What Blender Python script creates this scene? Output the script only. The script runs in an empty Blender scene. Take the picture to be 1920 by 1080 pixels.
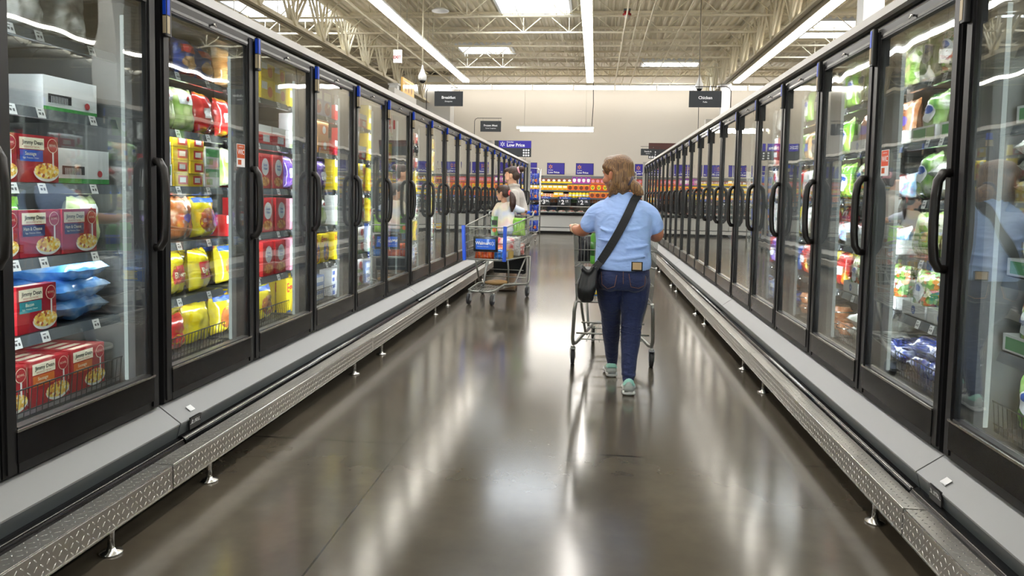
import bpy, bmesh, math, random
from mathutils import Vector, Matrix, noise
random.seed(7)
PI = math.pi
SC = bpy.context.scene
COL = SC.collection

# ------------------------------------------------------------------ materials
MATS = {}
def nodes(name):
    m = bpy.data.materials.new(name); m.use_nodes = True
    return m, m.node_tree.nodes, m.node_tree.links
def mat(name, col, rough=.5, metal=0., spec=.5, emit=None, es=0., coat=0., bump=0., bscale=40., alpha=1., trans=0.):
    if name in MATS: return MATS[name]
    m, N, L = nodes(name); b = N['Principled BSDF']
    b.inputs['Base Color'].default_value = (*col, 1); b.inputs['Roughness'].default_value = rough
    b.inputs['Metallic'].default_value = metal; b.inputs['Specular IOR Level'].default_value = spec
    b.inputs['Coat Weight'].default_value = coat
    if trans: b.inputs['Transmission Weight'].default_value = trans
    if emit: b.inputs['Emission Color'].default_value = (*emit, 1); b.inputs['Emission Strength'].default_value = es
    if bump:
        tc = N.new('ShaderNodeTexCoord'); n = N.new('ShaderNodeTexNoise'); n.inputs['Scale'].default_value = bscale
        n.inputs['Detail'].default_value = 3
        bp = N.new('ShaderNodeBump'); bp.inputs['Strength'].default_value = bump; bp.inputs['Distance'].default_value = .01
        L.new(tc.outputs['Object'], n.inputs['Vector']); L.new(n.outputs['Fac'], bp.inputs['Height']); L.new(bp.outputs['Normal'], b.inputs['Normal'])
    MATS[name] = m
    return m
def srgb(h):
    h = h.lstrip('#'); c = [int(h[i:i+2], 16)/255 for i in (0, 2, 4)]
    return tuple(x/12.92 if x <= .04045 else ((x+.055)/1.055)**2.4 for x in c)
def ramp(N, stops, inter='LINEAR'):
    r = N.new('ShaderNodeValToRGB'); r.color_ramp.interpolation = inter
    e = r.color_ramp.elements
    while len(e) < len(stops): e.new(.5)
    for k, (p, c) in enumerate(stops): e[k].position = p; e[k].color = (*c, 1)
    return r
def mixmat(name, stops, scale=30., rough=.35, kind='voronoi', bump=.3, coat=.3, detail=2., metal=0., stretch=(1, 1, 1)):
    """a surface of many small coloured pieces (food seen through film) or mottled colour"""
    if name in MATS: return MATS[name]
    m, N, L = nodes(name); b = N['Principled BSDF']
    tc = N.new('ShaderNodeTexCoord'); mp = N.new('ShaderNodeMapping'); mp.inputs['Scale'].default_value = stretch
    L.new(tc.outputs['Object'], mp.inputs['Vector'])
    if kind == 'voronoi':
        t = N.new('ShaderNodeTexVoronoi'); t.inputs['Scale'].default_value = scale
        sp = N.new('ShaderNodeSeparateColor'); L.new(t.outputs['Color'], sp.inputs[0]); src = sp.outputs[0]; h = t.outputs['Distance']
        r = ramp(N, stops, 'CONSTANT')
    else:
        t = N.new('ShaderNodeTexNoise'); t.inputs['Scale'].default_value = scale; t.inputs['Detail'].default_value = detail
        src = t.outputs['Fac']; h = src; r = ramp(N, stops)
    L.new(mp.outputs[0], t.inputs['Vector']); L.new(src, r.inputs[0]); L.new(r.outputs[0], b.inputs['Base Color'])
    b.inputs['Roughness'].default_value = rough; b.inputs['Coat Weight'].default_value = coat; b.inputs['Metallic'].default_value = metal
    b.inputs['Coat Roughness'].default_value = .15
    if bump:
        bp = N.new('ShaderNodeBump'); bp.inputs['Strength'].default_value = bump; bp.inputs['Distance'].default_value = .01
        L.new(h, bp.inputs['Height']); L.new(bp.outputs['Normal'], b.inputs['Normal'])
    MATS[name] = m
    return m

# ------------------------------------------------------------------ text outlines
_TX = {}
def text2d(s, bold=.0):
    k = (s, bold)
    if k in _TX: return _TX[k]
    c = bpy.data.curves.new('lettering', 'FONT'); c.body = s; c.size = 1; c.resolution_u = 2; c.offset = bold; c.align_x = 'LEFT'
    o = bpy.data.objects.new('lettering', c); COL.objects.link(o)
    dg = bpy.context.evaluated_depsgraph_get(); me = bpy.data.meshes.new_from_object(o.evaluated_get(dg))
    v = [(p.co.x, p.co.y) for p in me.vertices]; f = [tuple(p.vertices) for p in me.polygons]
    bpy.data.objects.remove(o); bpy.data.curves.remove(c); bpy.data.meshes.remove(me)
    x0 = min((p[0] for p in v), default=0); x1 = max((p[0] for p in v), default=1)
    _TX[k] = ([(a-x0, b) for a, b in v], f, x1-x0)
    return _TX[k]

# ------------------------------------------------------------------ mesh collector
class MB:
    def __init__(s): s.v = []; s.f = []; s.m = []; s.s = []; s.mats = []
    def mi(s, m):
        if m not in s.mats: s.mats.append(m)
        return s.mats.index(m)
    def add(s, vs, fs, m, smooth=False):
        o = len(s.v); s.v += [tuple(p) for p in vs]; i = s.mi(m)
        for f in fs: s.f.append(tuple(o+k for k in f)); s.m.append(i); s.s.append(smooth)
        return s
    def box(s, x0, x1, y0, y1, z0, z1, m):
        if x0 > x1: x0, x1 = x1, x0
        if y0 > y1: y0, y1 = y1, y0
        if z0 > z1: z0, z1 = z1, z0
        v = [(x0,y0,z0),(x1,y0,z0),(x1,y1,z0),(x0,y1,z0),(x0,y0,z1),(x1,y0,z1),(x1,y1,z1),(x0,y1,z1)]
        return s.add(v, [(0,3,2,1),(4,5,6,7),(0,1,5,4),(1,2,6,5),(2,3,7,6),(3,0,4,7)], m)
    def rbox(s, x0, x1, y0, y1, z0, z1, r, m, seg=2, axis='z'):
        """box with rounded vertical edges (about axis)"""
        P = []
        if axis == 'z': a0, a1, b0, b1, c0, c1 = x0, x1, y0, y1, z0, z1
        elif axis == 'x': a0, a1, b0, b1, c0, c1 = y0, y1, z0, z1, x0, x1
        else: a0, a1, b0, b1, c0, c1 = z0, z1, x0, x1, y0, y1
        for cx, cy, st in ((a1-r, b1-r, 0), (a0+r, b1-r, 1), (a0+r, b0+r, 2), (a1-r, b0+r, 3)):
            for k in range(seg+1):
                t = (st + k/seg)*PI/2; P.append((cx+r*math.cos(t), cy+r*math.sin(t)))
        return s.prism(P, c0, c1, m, axis)
    def prism(s, P, c0, c1, m, axis='z', smooth=False):
        n = len(P)
        def w(a, b, c): return (a, b, c) if axis == 'z' else ((c, a, b) if axis == 'x' else (b, c, a))
        v = [w(a, b, c0) for a, b in P] + [w(a, b, c1) for a, b in P]
        f = [(k, (k+1) % n, n+(k+1) % n, n+k) for k in range(n)]
        s.add(v, f, m, smooth); return s.add(v, [tuple(range(n))[::-1], tuple(range(n, 2*n))], m)
    def tube(s, pts, r, m, n=6, closed=False, caps=True, smooth=True):
        pts = [Vector(p) for p in pts]; N = len(pts)
        rr = r if isinstance(r, (list, tuple)) else [r]*N
        vs = []; up = None
        for i, p in enumerate(pts):
            if closed: t = (pts[(i+1) % N]-pts[i-1])
            else: t = pts[min(i+1, N-1)]-pts[max(i-1, 0)]
            t = t.normalized() if t.length > 1e-9 else Vector((0, 0, 1))
            if up is None:
                up = Vector((0, 0, 1)) if abs(t.z) < .9 else Vector((1, 0, 0))
            a = up-t*up.dot(t)
            if a.length < 1e-5: a = t.orthogonal()
            a.normalize(); b = t.cross(a); up = a
            for k in range(n):
                q = 2*PI*(k+.5)/n; vs.append(p+(a*math.cos(q)+b*math.sin(q))*rr[i])
        fs = []
        for i in range(N if closed else N-1):
            j = (i+1) % N
            for k in range(n): fs.append((i*n+k, i*n+(k+1) % n, j*n+(k+1) % n, j*n+k))
        s.add(vs, fs, m, smooth)
        if caps and not closed: s.add(vs[:n], [tuple(range(n))[::-1]], m); s.add(vs[-n:], [tuple(range(n))], m)
        return s
    def lathe(s, prof, c, m, n=16, axis='z', smooth=True):
        vs = []; fs = []
        for r, h in prof:
            for k in range(n):
                q = 2*PI*k/n; a, b = r*math.cos(q), r*math.sin(q)
                p = (a, b, h) if axis == 'z' else ((h, a, b) if axis == 'x' else (b, h, a))
                vs.append((p[0]+c[0], p[1]+c[1], p[2]+c[2]))
        for i in range(len(prof)-1):
            for k in range(n): fs.append((i*n+k, i*n+(k+1) % n, (i+1)*n+(k+1) % n, (i+1)*n+k))
        s.add(vs, fs, m, smooth)
        s.add(vs[:n], [tuple(range(n))[::-1]], m); return s.add(vs[-n:], [tuple(range(n))], m)
    def ell(s, c, r, m, n=12, k=8):
        vs = []; fs = []
        for i in range(k+1):
            t = PI*i/k
            for j in range(n):
                q = 2*PI*j/n; vs.append((c[0]+r[0]*math.sin(t)*math.cos(q), c[1]+r[1]*math.sin(t)*math.sin(q), c[2]+r[2]*math.cos(t)))
        for i in range(k):
            for j in range(n): fs.append((i*n+j, (i+1)*n+j, (i+1)*n+(j+1) % n, i*n+(j+1) % n))
        return s.add(vs, fs, m, True)
    def loft(s, rings, m, smooth=True, caps=True):
        n = len(rings[0]); vs = [p for r in rings for p in r]; fs = []
        for i in range(len(rings)-1):
            for k in range(n): fs.append((i*n+k, i*n+(k+1) % n, (i+1)*n+(k+1) % n, (i+1)*n+k))
        s.add(vs, fs, m, smooth)
        if caps: s.add(rings[0], [tuple(range(n))[::-1]], m, smooth); s.add(rings[-1], [tuple(range(n))], m, smooth)
        return s
    def flat(s, fn, u0, v0, u1, v1, m):
        return s.add([fn(u0, v0), fn(u1, v0), fn(u1, v1), fn(u0, v1)], [(0, 1, 2, 3)], m)
    def text(s, fn, t, u, v, size, m, align='C', bold=.01, maxw=None, sx=1.):
        V, F, w = text2d(t, bold)
        if maxw and w*size*sx > maxw: sx *= maxw/(w*size*sx)
        off = {'C': -w*size*sx/2, 'L': 0, 'R': -w*size*sx}[align]
        return s.add([fn(u+off+a*size*sx, v+b*size) for a, b in V], F, m)
    def mesh(s, name):
        me = bpy.data.meshes.new(name); me.from_pydata([tuple(p) for p in s.v], [], s.f)
        for m in s.mats: me.materials.append(m)
        me.polygons.foreach_set('material_index', s.m); me.polygons.foreach_set('use_smooth', s.s)
        me.validate(); me.update()
        return me
    def build(s, name, parent=None, loc=(0, 0, 0), rotz=0, fix=True):
        me = s.mesh(name)
        if fix:
            bm = bmesh.new(); bm.from_mesh(me); bmesh.ops.remove_doubles(bm, verts=bm.verts, dist=1e-6) if len(bm.verts) < 30000 else None
            bm.to_mesh(me); bm.free()
        o = bpy.data.objects.new(name, me); COL.objects.link(o); o.location = loc; o.rotation_euler = (0, 0, rotz)
        if parent: o.parent = parent
        return o
def empty(name, label, cat, loc=(0, 0, 0), rotz=0, group=None, kind=None):
    o = bpy.data.objects.new(name, None); COL.objects.link(o); o.location = loc; o.rotation_euler = (0, 0, rotz)
    o.empty_display_size = .1
    return tag(o, label, cat, group, kind)
def tag(o, label, cat=None, group=None, kind=None):
    if label: o['label'] = label
    if cat: o['category'] = cat
    if group: o['group'] = group
    if kind: o['kind'] = kind
    return o
def struct(o, label=None, cat=None):
    o['kind'] = 'structure'
    if label: o['label'] = label
    if cat: o['category'] = cat
    return o
KIDS = {}
def kids(o):
    return list(o.children)
def copy_tree(o, parent=None, keep=None):
    c = o.copy(); COL.objects.link(c)
    if parent: c.parent = parent; c.matrix_parent_inverse = o.matrix_parent_inverse.copy()
    for ch in kids(o):
        if keep is None or keep(ch): copy_tree(ch, c, keep)
    return c
def dup(root, loc, rotz, label=None, group=None, keep=None):
    c = copy_tree(root, None, keep); c.location = loc; c.rotation_euler = (0, 0, rotz)
    if label: c['label'] = label
    if group: c['group'] = group
    return c
def lerp(a, b, t): return a+(b-a)*t
ORD = ['', 'first', 'second', 'third', 'fourth', 'fifth', 'sixth', 'seventh', 'eighth', 'ninth', 'tenth', 'eleventh', 'twelfth', 'thirteenth', 'fourteenth',
       'fifteenth', 'sixteenth', 'seventeenth', 'eighteenth', 'nineteenth', 'twentieth', 'twenty-first', 'twenty-second', 'twenty-third', 'twenty-fourth', 'twenty-fifth',
       'twenty-sixth', 'twenty-seventh', 'twenty-eighth', 'twenty-ninth', 'thirtieth']

# ------------------------------------------------------------------ common materials
BLACK = mat('black frame', (.012, .012, .013), .38)
BLACKG = mat('black gloss plastic', (.008, .008, .009), .16)
HANDLE = mat('handle black', (.012, .010, .009), .34)
GREY = mat('sill light grey', (.235, .24, .24), .42, bump=.02)
DGREY = mat('panel slate grey', (.10, .115, .12), .45)
FASCIA = mat('fascia grey paint', (.27, .25, .22), .42)
CHROME = mat('brushed steel', (.62, .61, .58), .25, metal=1)
STEELD = mat('stainless end panel', (.42, .40, .36), .38, metal=.6)
CREAM = mat('cream steel paint', srgb('#e6dcc2'), .55)
WHITE = mat('white', (.8, .8, .79), .5)
PAPER = mat('paper white', (.85, .86, .87), .6)
INK = mat('ink', (.02, .02, .022), .5)
SIGNG = mat('sign charcoal', (.022, .026, .03), .45)
BLUE = mat('store blue', srgb('#1450c8'), .35)
VIOLET = mat('poster indigo', srgb('#2f259c'), .3)
def emis(name, col, st):
    if name in MATS: return MATS[name]
    m, N, L = nodes(name); N.remove(N['Principled BSDF']); e = N.new('ShaderNodeEmission')
    e.inputs[0].default_value = (*col, 1); e.inputs[1].default_value = st
    L.new(e.outputs[0], N['Material Output'].inputs[0]); MATS[name] = m
    return m
L_CEIL = emis('ceiling tube', (1, .96, .90), 12.5)
L_CASE = emis('case led', (.92, .97, 1.), 24.)
L_SHELF_FILL = emis('shelf fill glow', (.93, .97, 1.), 24.)  # added fill light for the shelves, not a fitting of the case
L_EDGE = emis('case led lens edge', (.80, .90, .88), .28)

def glass_mat():
    m, N, L = nodes('insulated door glass'); N.remove(N['Principled BSDF'])
    g = N.new('ShaderNodeNewGeometry'); d = N.new('ShaderNodeVectorMath'); d.operation = 'DOT_PRODUCT'
    L.new(g.outputs['Normal'], d.inputs[0]); L.new(g.outputs['Incoming'], d.inputs[1])
    def M(op, a, b=None):
        n = N.new('ShaderNodeMath'); n.operation = op
        for i, x in enumerate((a, b)):
            if x is None: continue
            if isinstance(x, (int, float)): n.inputs[i].default_value = x
            else: L.new(x, n.inputs[i])
        return n.outputs[0]
    c = M('ABSOLUTE', d.outputs['Value']); k = M('POWER', M('SUBTRACT', 1., c), 5.)
    R = M('ADD', M('MULTIPLY', k, .96), .04)
    F = M('DIVIDE', M('MULTIPLY', R, GLF), M('ADD', M('MULTIPLY', R, GLF-1.), 1.))
    t = N.new('ShaderNodeBsdfTransparent'); t.inputs[0].default_value = (.90, .93, .92, 1)
    gl = N.new('ShaderNodeBsdfGlossy'); gl.inputs['Roughness'].default_value = .012; gl.inputs[0].default_value = (.93, .91, .86, 1)
    tc = N.new('ShaderNodeTexCoord'); mp = N.new('ShaderNodeMapping'); mp.inputs['Scale'].default_value = (1, 2.2, .9)
    nz = N.new('ShaderNodeTexNoise'); nz.inputs['Scale'].default_value = 1.6; nz.inputs['Detail'].default_value = 1
    bp = N.new('ShaderNodeBump'); bp.inputs['Strength'].default_value = .07; bp.inputs['Distance'].default_value = .02
    L.new(tc.outputs['Object'], mp.inputs[0]); L.new(mp.outputs[0], nz.inputs['Vector']); L.new(nz.outputs['Fac'], bp.inputs['Height']); L.new(bp.outputs['Normal'], gl.inputs['Normal'])
    mx = N.new('ShaderNodeMixShader'); L.new(F, mx.inputs[0]); L.new(t.outputs[0], mx.inputs[1]); L.new(gl.outputs[0], mx.inputs[2])
    L.new(mx.outputs[0], N['Material Output'].inputs[0]); MATS['glass'] = m
    return m
GLF = 2.6
GLASS = glass_mat()

def tread_mat():
    m, N, L = nodes('diamond tread plate'); b = N['Principled BSDF']
    b.inputs['Base Color'].default_value = (.86, .84, .79, 1); b.inputs['Metallic'].default_value = 1; b.inputs['Roughness'].default_value = .34
    tc = N.new('ShaderNodeTexCoord'); sp = N.new('ShaderNodeSeparateXYZ'); L.new(tc.outputs['Object'], sp.inputs[0])
    def M(op, a, b=None, c=None):
        n = N.new('ShaderNodeMath'); n.operation = op
        for i, x in enumerate((a, b, c)):
            if x is None: continue
            if isinstance(x, (int, float)): n.inputs[i].default_value = x
            else: L.new(x, n.inputs[i])
        return n.outputs[0]
    u = M('MULTIPLY', sp.outputs[1], 1/.026); v = M('MULTIPLY', M('ADD', sp.outputs[0], sp.outputs[2]), 1/.026)
    iu = M('FLOOR', u); iv = M('FLOOR', v)
    fu = M('SUBTRACT', M('SUBTRACT', u, iu), .5); fv = M('SUBTRACT', M('SUBTRACT', v, iv), .5)
    par = M('SUBTRACT', M('MULTIPLY', M('ABSOLUTE', M('MODULO', M('ADD', iu, iv), 2.)), 2.), 1.)   # -1 / +1
    a = M('ADD', fu, M('MULTIPLY', par, fv)); c = M('SUBTRACT', fu, M('MULTIPLY', par, fv))
    d = M('SQRT', M('ADD', M('POWER', M('MULTIPLY', a, 1.7), 2.), M('POWER', M('MULTIPLY', c, 7.), 2.)))
    h = N.new('ShaderNodeMapRange'); L.new(d, h.inputs[0]); h.inputs[1].default_value = .95; h.inputs[2].default_value = .45
    mc = N.new('ShaderNodeMix'); mc.data_type = 'RGBA'; L.new(h.outputs[0], mc.inputs[0]); mc.inputs[6].default_value = (.50, .48, .44, 1); mc.inputs[7].default_value = (.96, .95, .92, 1); L.new(mc.outputs[2], b.inputs['Base Color'])
    mr = N.new('ShaderNodeMapRange'); L.new(h.outputs[0], mr.inputs[0]); mr.inputs[3].default_value = .38; mr.inputs[4].default_value = .22; L.new(mr.outputs[0], b.inputs['Roughness'])
    bp = N.new('ShaderNodeBump'); bp.inputs['Strength'].default_value = 1.; bp.inputs['Distance'].default_value = .004
    L.new(h.outputs[0], bp.inputs['Height']); L.new(bp.outputs['Normal'], b.inputs['Normal'])
    MATS['tread'] = m
    return m
TREAD = tread_mat()
# ------------------------------------------------------------------ setting
YW = 27.5          # back wall
DECK = 5.5
def floor_mat():
    m, N, L = nodes('polished concrete'); b = N['Principled BSDF']
    tc = N.new('ShaderNodeTexCoord'); sp = N.new('ShaderNodeSeparateXYZ'); L.new(tc.outputs['Object'], sp.inputs[0])
    n1 = N.new('ShaderNodeTexNoise'); n1.inputs['Scale'].default_value = .9; n1.inputs['Detail'].default_value = 7; n1.inputs['Roughness'].default_value = .6
    L.new(tc.outputs['Object'], n1.inputs['Vector'])
    r = ramp(N, [(.3, (.062, .052, .038)), (.52, (.088, .075, .055)), (.75, (.128, .110, .080))]); L.new(n1.outputs['Fac'], r.inputs[0])
    n2 = N.new('ShaderNodeTexNoise'); n2.inputs['Scale'].default_value = 9; n2.inputs['Detail'].default_value = 2
    L.new(tc.outputs['Object'], n2.inputs['Vector'])
    def M(op, a, b=None):
        n = N.new('ShaderNodeMath'); n.operation = op
        for i, x in enumerate((a, b)):
            if x is None: continue
            if isinstance(x, (int, float)): n.inputs[i].default_value = x
            else: L.new(x, n.inputs[i])
        return n.outputs[0]
    wob = M('MULTIPLY', M('SUBTRACT', n1.outputs['Fac'], .5), .02)
    def joint(coord, pitch, off, wd=.004):
        x = M('ADD', M('DIVIDE', M('SUBTRACT', M('ADD', coord, 0.), off), pitch), .5)
        return M('LESS_THAN', M('MULTIPLY', M('ABSOLUTE', M('SUBTRACT', M('SUBTRACT', x, M('FLOOR', x)), .5)), pitch), wd)
    j = M('MAXIMUM', joint(sp.outputs[0], 3.9, -.915), joint(sp.outputs[1], 2.72, 3.665, .008))
    mx = N.new('ShaderNodeMix'); mx.data_type = 'RGBA'; L.new(j, mx.inputs[0]); L.new(r.outputs[0], mx.inputs[6]); mx.inputs[7].default_value = (.03, .026, .02, 1)
    mx2 = N.new('ShaderNodeMix'); mx2.data_type = 'RGBA'; mx2.blend_type = 'MULTIPLY'; mx2.inputs[0].default_value = .16
    r2 = ramp(N, [(.35, (.7, .7, .7)), (.65, (1.15, 1.15, 1.15))]); L.new(n2.outputs['Fac'], r2.inputs[0])
    L.new(mx.outputs[2], mx2.inputs[6]); L.new(r2.outputs[0], mx2.inputs[7]); L.new(mx2.outputs[2], b.inputs['Base Color'])
    n4 = N.new('ShaderNodeTexNoise'); n4.inputs['Scale'].default_value = .7; n4.inputs['Detail'].default_value = 1.5; L.new(tc.outputs['Object'], n4.inputs['Vector'])
    rr = N.new('ShaderNodeMapRange'); L.new(n4.outputs['Fac'], rr.inputs[0]); rr.inputs[3].default_value = .11; rr.inputs[4].default_value = .22
    L.new(rr.outputs[0], b.inputs['Roughness']); b.inputs['Specular IOR Level'].default_value = .5
    bp = N.new('ShaderNodeBump'); bp.inputs['Strength'].default_value = .02; bp.inputs['Distance'].default_value = .01
    n3 = N.new('ShaderNodeTexNoise'); n3.inputs['Scale'].default_value = 5; L.new(tc.outputs['Object'], n3.inputs['Vector'])
    L.new(n3.outputs['Fac'], bp.inputs['Height']); L.new(bp.outputs['Normal'], b.inputs['Normal'])
    return m
XW = 13.
b = MB(); b.box(-XW, XW, -4, YW, -.1, 0, floor_mat()); struct(b.build('floor'), 'polished dark grey concrete floor with saw-cut joints', 'floor')
WALL = mat('wall warm white', srgb('#d2cbbf'), .7, bump=.02, bscale=3)
WALLS = mat('side wall beige', srgb('#c9c2b2'), .8)
b = MB(); b.box(-XW, XW, YW, YW+.2, 0, DECK+.1, WALL); struct(b.build('wall_back'), 'tall warm white back wall above the meat case', 'wall')
b = MB(); b.box(-XW-.2, -XW, -4, YW+.2, 0, DECK+.1, WALLS); struct(b.build('wall_left'), 'plain beige side wall of the store', 'wall')
b = MB(); b.box(XW, XW+.2, -4, YW+.2, 0, DECK+.1, WALLS); struct(b.build('wall_right'), 'plain beige side wall of the store', 'wall')
b = MB(); b.box(-XW, XW, -4.2, -4, 0, DECK+.1, WALLS); struct(b.build('wall_front'), 'plain beige wall closing the store', 'wall')
b = MB(); b.box(-6.9, -5.15, YW-.75, YW, 0, DECK-.1, WHITE); struct(b.build('wall_pier'), 'white wall pier jutting from the back wall beside the Breakfast sign', 'pier')
# corrugated deck, ridges along the aisle, openings where the skylights are
SKY = [(-2.25, -.68, 15.9, 18.2), (-4.0, -2.52, 21.7, 22.95), (1.4, 3.1, 24.3, 25.5), (-8.45, -6.2, 16.6, 18.6), (5.15, 6.7, 18.9, 20.8),
       (-2.25, -.68, 9.3, 11.6), (1.4, 3.1, 6.0, 8.3), (5.1, 6.8, 9.5, 11.6), (-8.4, -6.6, 8.5, 10.6)]
b = MB(); P = .16; ys = sorted({-4., YW} | {a for s_ in SKY for a in s_[2:]})
n = int(2*XW/P)
for i in range(n):
    x = -XW+i*P; prof = [(x, DECK), (x+.05, DECK), (x+.07, DECK+.045), (x+.14, DECK+.045), (x+P, DECK)]
    for ya, yb in zip(ys, ys[1:]):
        if any(s_[0] < x+P/2 < s_[1] and s_[2]-.01 <= ya and yb <= s_[3]+.01 for s_ in SKY): continue
        b.add([(p, ya, z) for p, z in prof]+[(p, yb, z) for p, z in prof], [(k, k+1, 6+k, 5+k) for k in range(4)], CREAM)
struct(b.build('ceiling', fix=False), 'cream corrugated steel roof deck', 'ceiling')
FR = mat('skylight curb white', (.75, .77, .8), .4)
for k, (x0, x1, y0, y1) in enumerate(SKY):
    b = MB(); t = .06; h0, h1 = DECK-.05, DECK+.35
    b.box(x0-t, x0, y0-t, y1+t, h0, h1, FR).box(x1, x1+t, y0-t, y1+t, h0, h1, FR).box(x0, x1, y0-t, y0, h0, h1, FR).box(x0, x1, y1, y1+t, h0, h1, FR)
    struct(b.build('window_%d' % (k+1)), 'white curb of a square skylight in the roof deck', 'skylight')
# open-web joists across the aisle
def joist(x0, x1, m=CREAM):
    b = MB(); zt, zb = DECK-.01, DECK-.50
    for s in (-.03, .03):
        b.box(x0, x1, s-.012, s+.022, zt-.05, zt, m)
    b.box(x0, x1, -.035, .035, zb, zb+.035, m)
    P = 1.03; n = int(round((x1-x0)/P)); P = (x1-x0)/n
    for i in range(n):
        xa = x0+i*P
        b.tube([(xa, 0, zb+.02), (xa+P/2, 0, zt-.03)], .013, m, 4, caps=False); b.tube([(xa+P/2, 0, zt-.03), (xa+P, 0, zb+.02)], .013, m, 4, caps=False)
        b.tube([(xa, 0, zb+.02), (xa, 0, zt-.02)], .011, m, 4, caps=False)
    return b.mesh('roof_joist')
XG = [-6.0, 3.55]
jm = [joist(XG[0], XG[1]), joist(-XW, XG[0]), joist(XG[1], XW)]
jy = [3.55+1.6*k for k in range(15)]
for y in jy:
    for k, me in enumerate(jm):
        o = bpy.data.objects.new('roof_joist', me); COL.objects.link(o); o.location = (0, y, 0)
        tag(o, ['cream open-web steel joist spanning above the central aisle under the corrugated deck', 'cream open-web steel joist behind the Breakfast-side girder', 'cream open-web steel joist behind the Chicken-side girder'][k],
            'roof joist', ['roof joists over the aisle', 'roof joists beyond the Breakfast-side girder', 'roof joists beyond the Chicken-side girder'][k])
# girders along the aisle
for k, x in enumerate(XG):
    b = MB(); zb, zt = (4.45, DECK-.06); w = .11
    y0, y1 = 3., 26.8
    b.box(x-w, x-.015, y0, y1, zb, zb+.012, CREAM).box(x-.025, x-.013, y0, y1, zb, zb+.12, CREAM).box(x+.015, x+w, y0, y1, zb, zb+.012, CREAM).box(x+.013, x+.025, y0, y1, zb, zb+.12, CREAM)
    b.box(x-w, x+w, y0, y1, zt-.012, zt, CREAM).box(x-.025, x+.025, y0, y1, zt-.12, zt, CREAM)
    yy = 3.55; 
    while yy < 26:
        for s in (-.05, .05):
            for dy in (-.8, -.27, .27, .8):
                b.box(0, 0, 0, 0, 0, 0, CREAM) if False else b.tube([(x+s, yy, zb+.06), (x+s*.6, yy+dy, zt-.06)], .028, CREAM, 4, caps=False, smooth=False)
        yy += 1.6
    o = b.build('roof_girder'); tag(o, ['cream steel truss girder running above the Breakfast-side freezers', 'cream steel truss girder running above the Chicken-side freezers'][k], 'roof girder')
for k, (x, y, w) in enumerate([(3.55, 10.72, .26), (-5.95, 22.2, .24), (3.55, 22.2, .24), (-5.95, 9.75, .24)]):
    b = MB(); b.box(x-w/2, x+w/2, y-w/2, y+w/2, 0, 4.45, WHITE); b.box(x-w/2-.03, x+w/2+.03, y-w/2-.03, y+w/2+.03, 4.40, 4.45, WHITE)
    struct(b.build('column_%d' % (k+1)), 'white square steel column carrying a roof girder behind the freezers', 'column')
# pipes and conduits
def pipe(pts, r, lab, cat='pipe', name='ceiling_pipe', m=CREAM, n=8):
    b = MB(); b.tube(pts, r, m, n); return tag(b.build(name), lab, cat)
for x, z, r, t in ((.55, 4.96, .020, 'thick'), (.78, 4.97, .012, 'thin'), (1.05, 4.96, .016, 'medium')):
    pipe([(x, 4, z), (x, 26.9, z)], r, '%s cream conduit along the ceiling just beside the central lamp row' % t)
pipe([(1.75, 4, 4.96), (1.75, 26.9, 4.96)], .012, 'thick cream sprinkler main under the joists on the Chicken side')
pipe([(-4.9, 4, 4.95), (-4.9, 26.9, 4.95)], .022, 'thin cream conduit beside the Breakfast-side girder')
# bridging rods
for x in (-1.7, -.9, 2.4):
    b = MB(); b.tube([(x, 4, DECK-.46), (x, 26.9, DECK-.46)], .008, CREAM, 4)
    tag(b.build('bridging_rod'), 'thin cream bridging angle tying the joists together above the aisle', 'bridging rod', 'bridging rods tying the ceiling joists')
# lamp rows: long LED strips along the aisle
L_ROW = emis('wall row tube', (1, .96, .90), 5.)
TRAY = mat('lamp tray white', (.78, .77, .72), .45)
def strip_lamp(L, along='y', wires=True, dbl=False, top=DECK-.5):
    b = MB(); w = .10
    if along == 'y':
        b.box(-w, w, -L/2, L/2, .035, .075, TRAY); b.box(-.09, .09, -L/2+.01, L/2-.01, .03, .045, TRAY)
    else:
        b.box(-L/2, L/2, -w, w, .035, .075, TRAY)
    return b
def lamp_unit(name, L, along, zlamp, label, group, loc, two=False, wire_to=DECK-.02):
    root = empty(name, label, 'lamp', loc, 0, group)
    strip_lamp(L, along).build('housing', root)
    b = MB()
    if along == 'y':
        if two: b.box(-.085, -.008, -L/2+.01, L/2-.01, 0, .034, L_CEIL).box(.008, .085, -L/2+.01, L/2-.01, 0, .034, L_CEIL)
        else: b.box(-.085, .085, -L/2+.01, L/2-.01, 0, .034, L_CEIL)
    else:
        if two: b.box(-L/2+.12, L/2-.01, -.09, -.02, -.10, -.02, L_CEIL).box(-L/2+.01, L/2-.01, .02, .09, .0, .034, L_CEIL).box(-L/2+.01, L/2-.01, -.095, -.015, -.02, .034, TRAY if 0 else L_CEIL)
        else: b.box(-L/2+.01, L/2-.01, -.05, .05, -.09, .034, L_ROW)
    b.build('tube', root)
    z1 = wire_to-loc[2]
    for s in (-.4, .4):
        p = (0, s*L, .075) if along == 'y' else (s*L, 0, .075)
        b = MB(); b.tube([p, (p[0], p[1], z1)], .004, CHROME, 4); b.build('hanger_wire', root)
    return root
ROWS = [(-3.82, 'Breakfast-side', 'white LED batten in the lamp row above the Breakfast-side freezers'),
        (-.23, 'central', 'white LED batten in the lamp row above the middle of the aisle'),
        (3.86, 'Chicken-side', 'white LED batten in the lamp row above the Chicken-side freezers')]
for x, nm, lab in ROWS:
    proto = None
    for k in range(10):
        y = 22.25-1.22-2.44*k
        if proto is None: proto = lamp_unit('strip_lamp', 2.43, 'y', 4.5, lab, '%s lamp row' % nm, (x, y, 4.5), two=(nm == 'central'))
        else: dup(proto, (x, y, 4.5), 0)
proto = None
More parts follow.
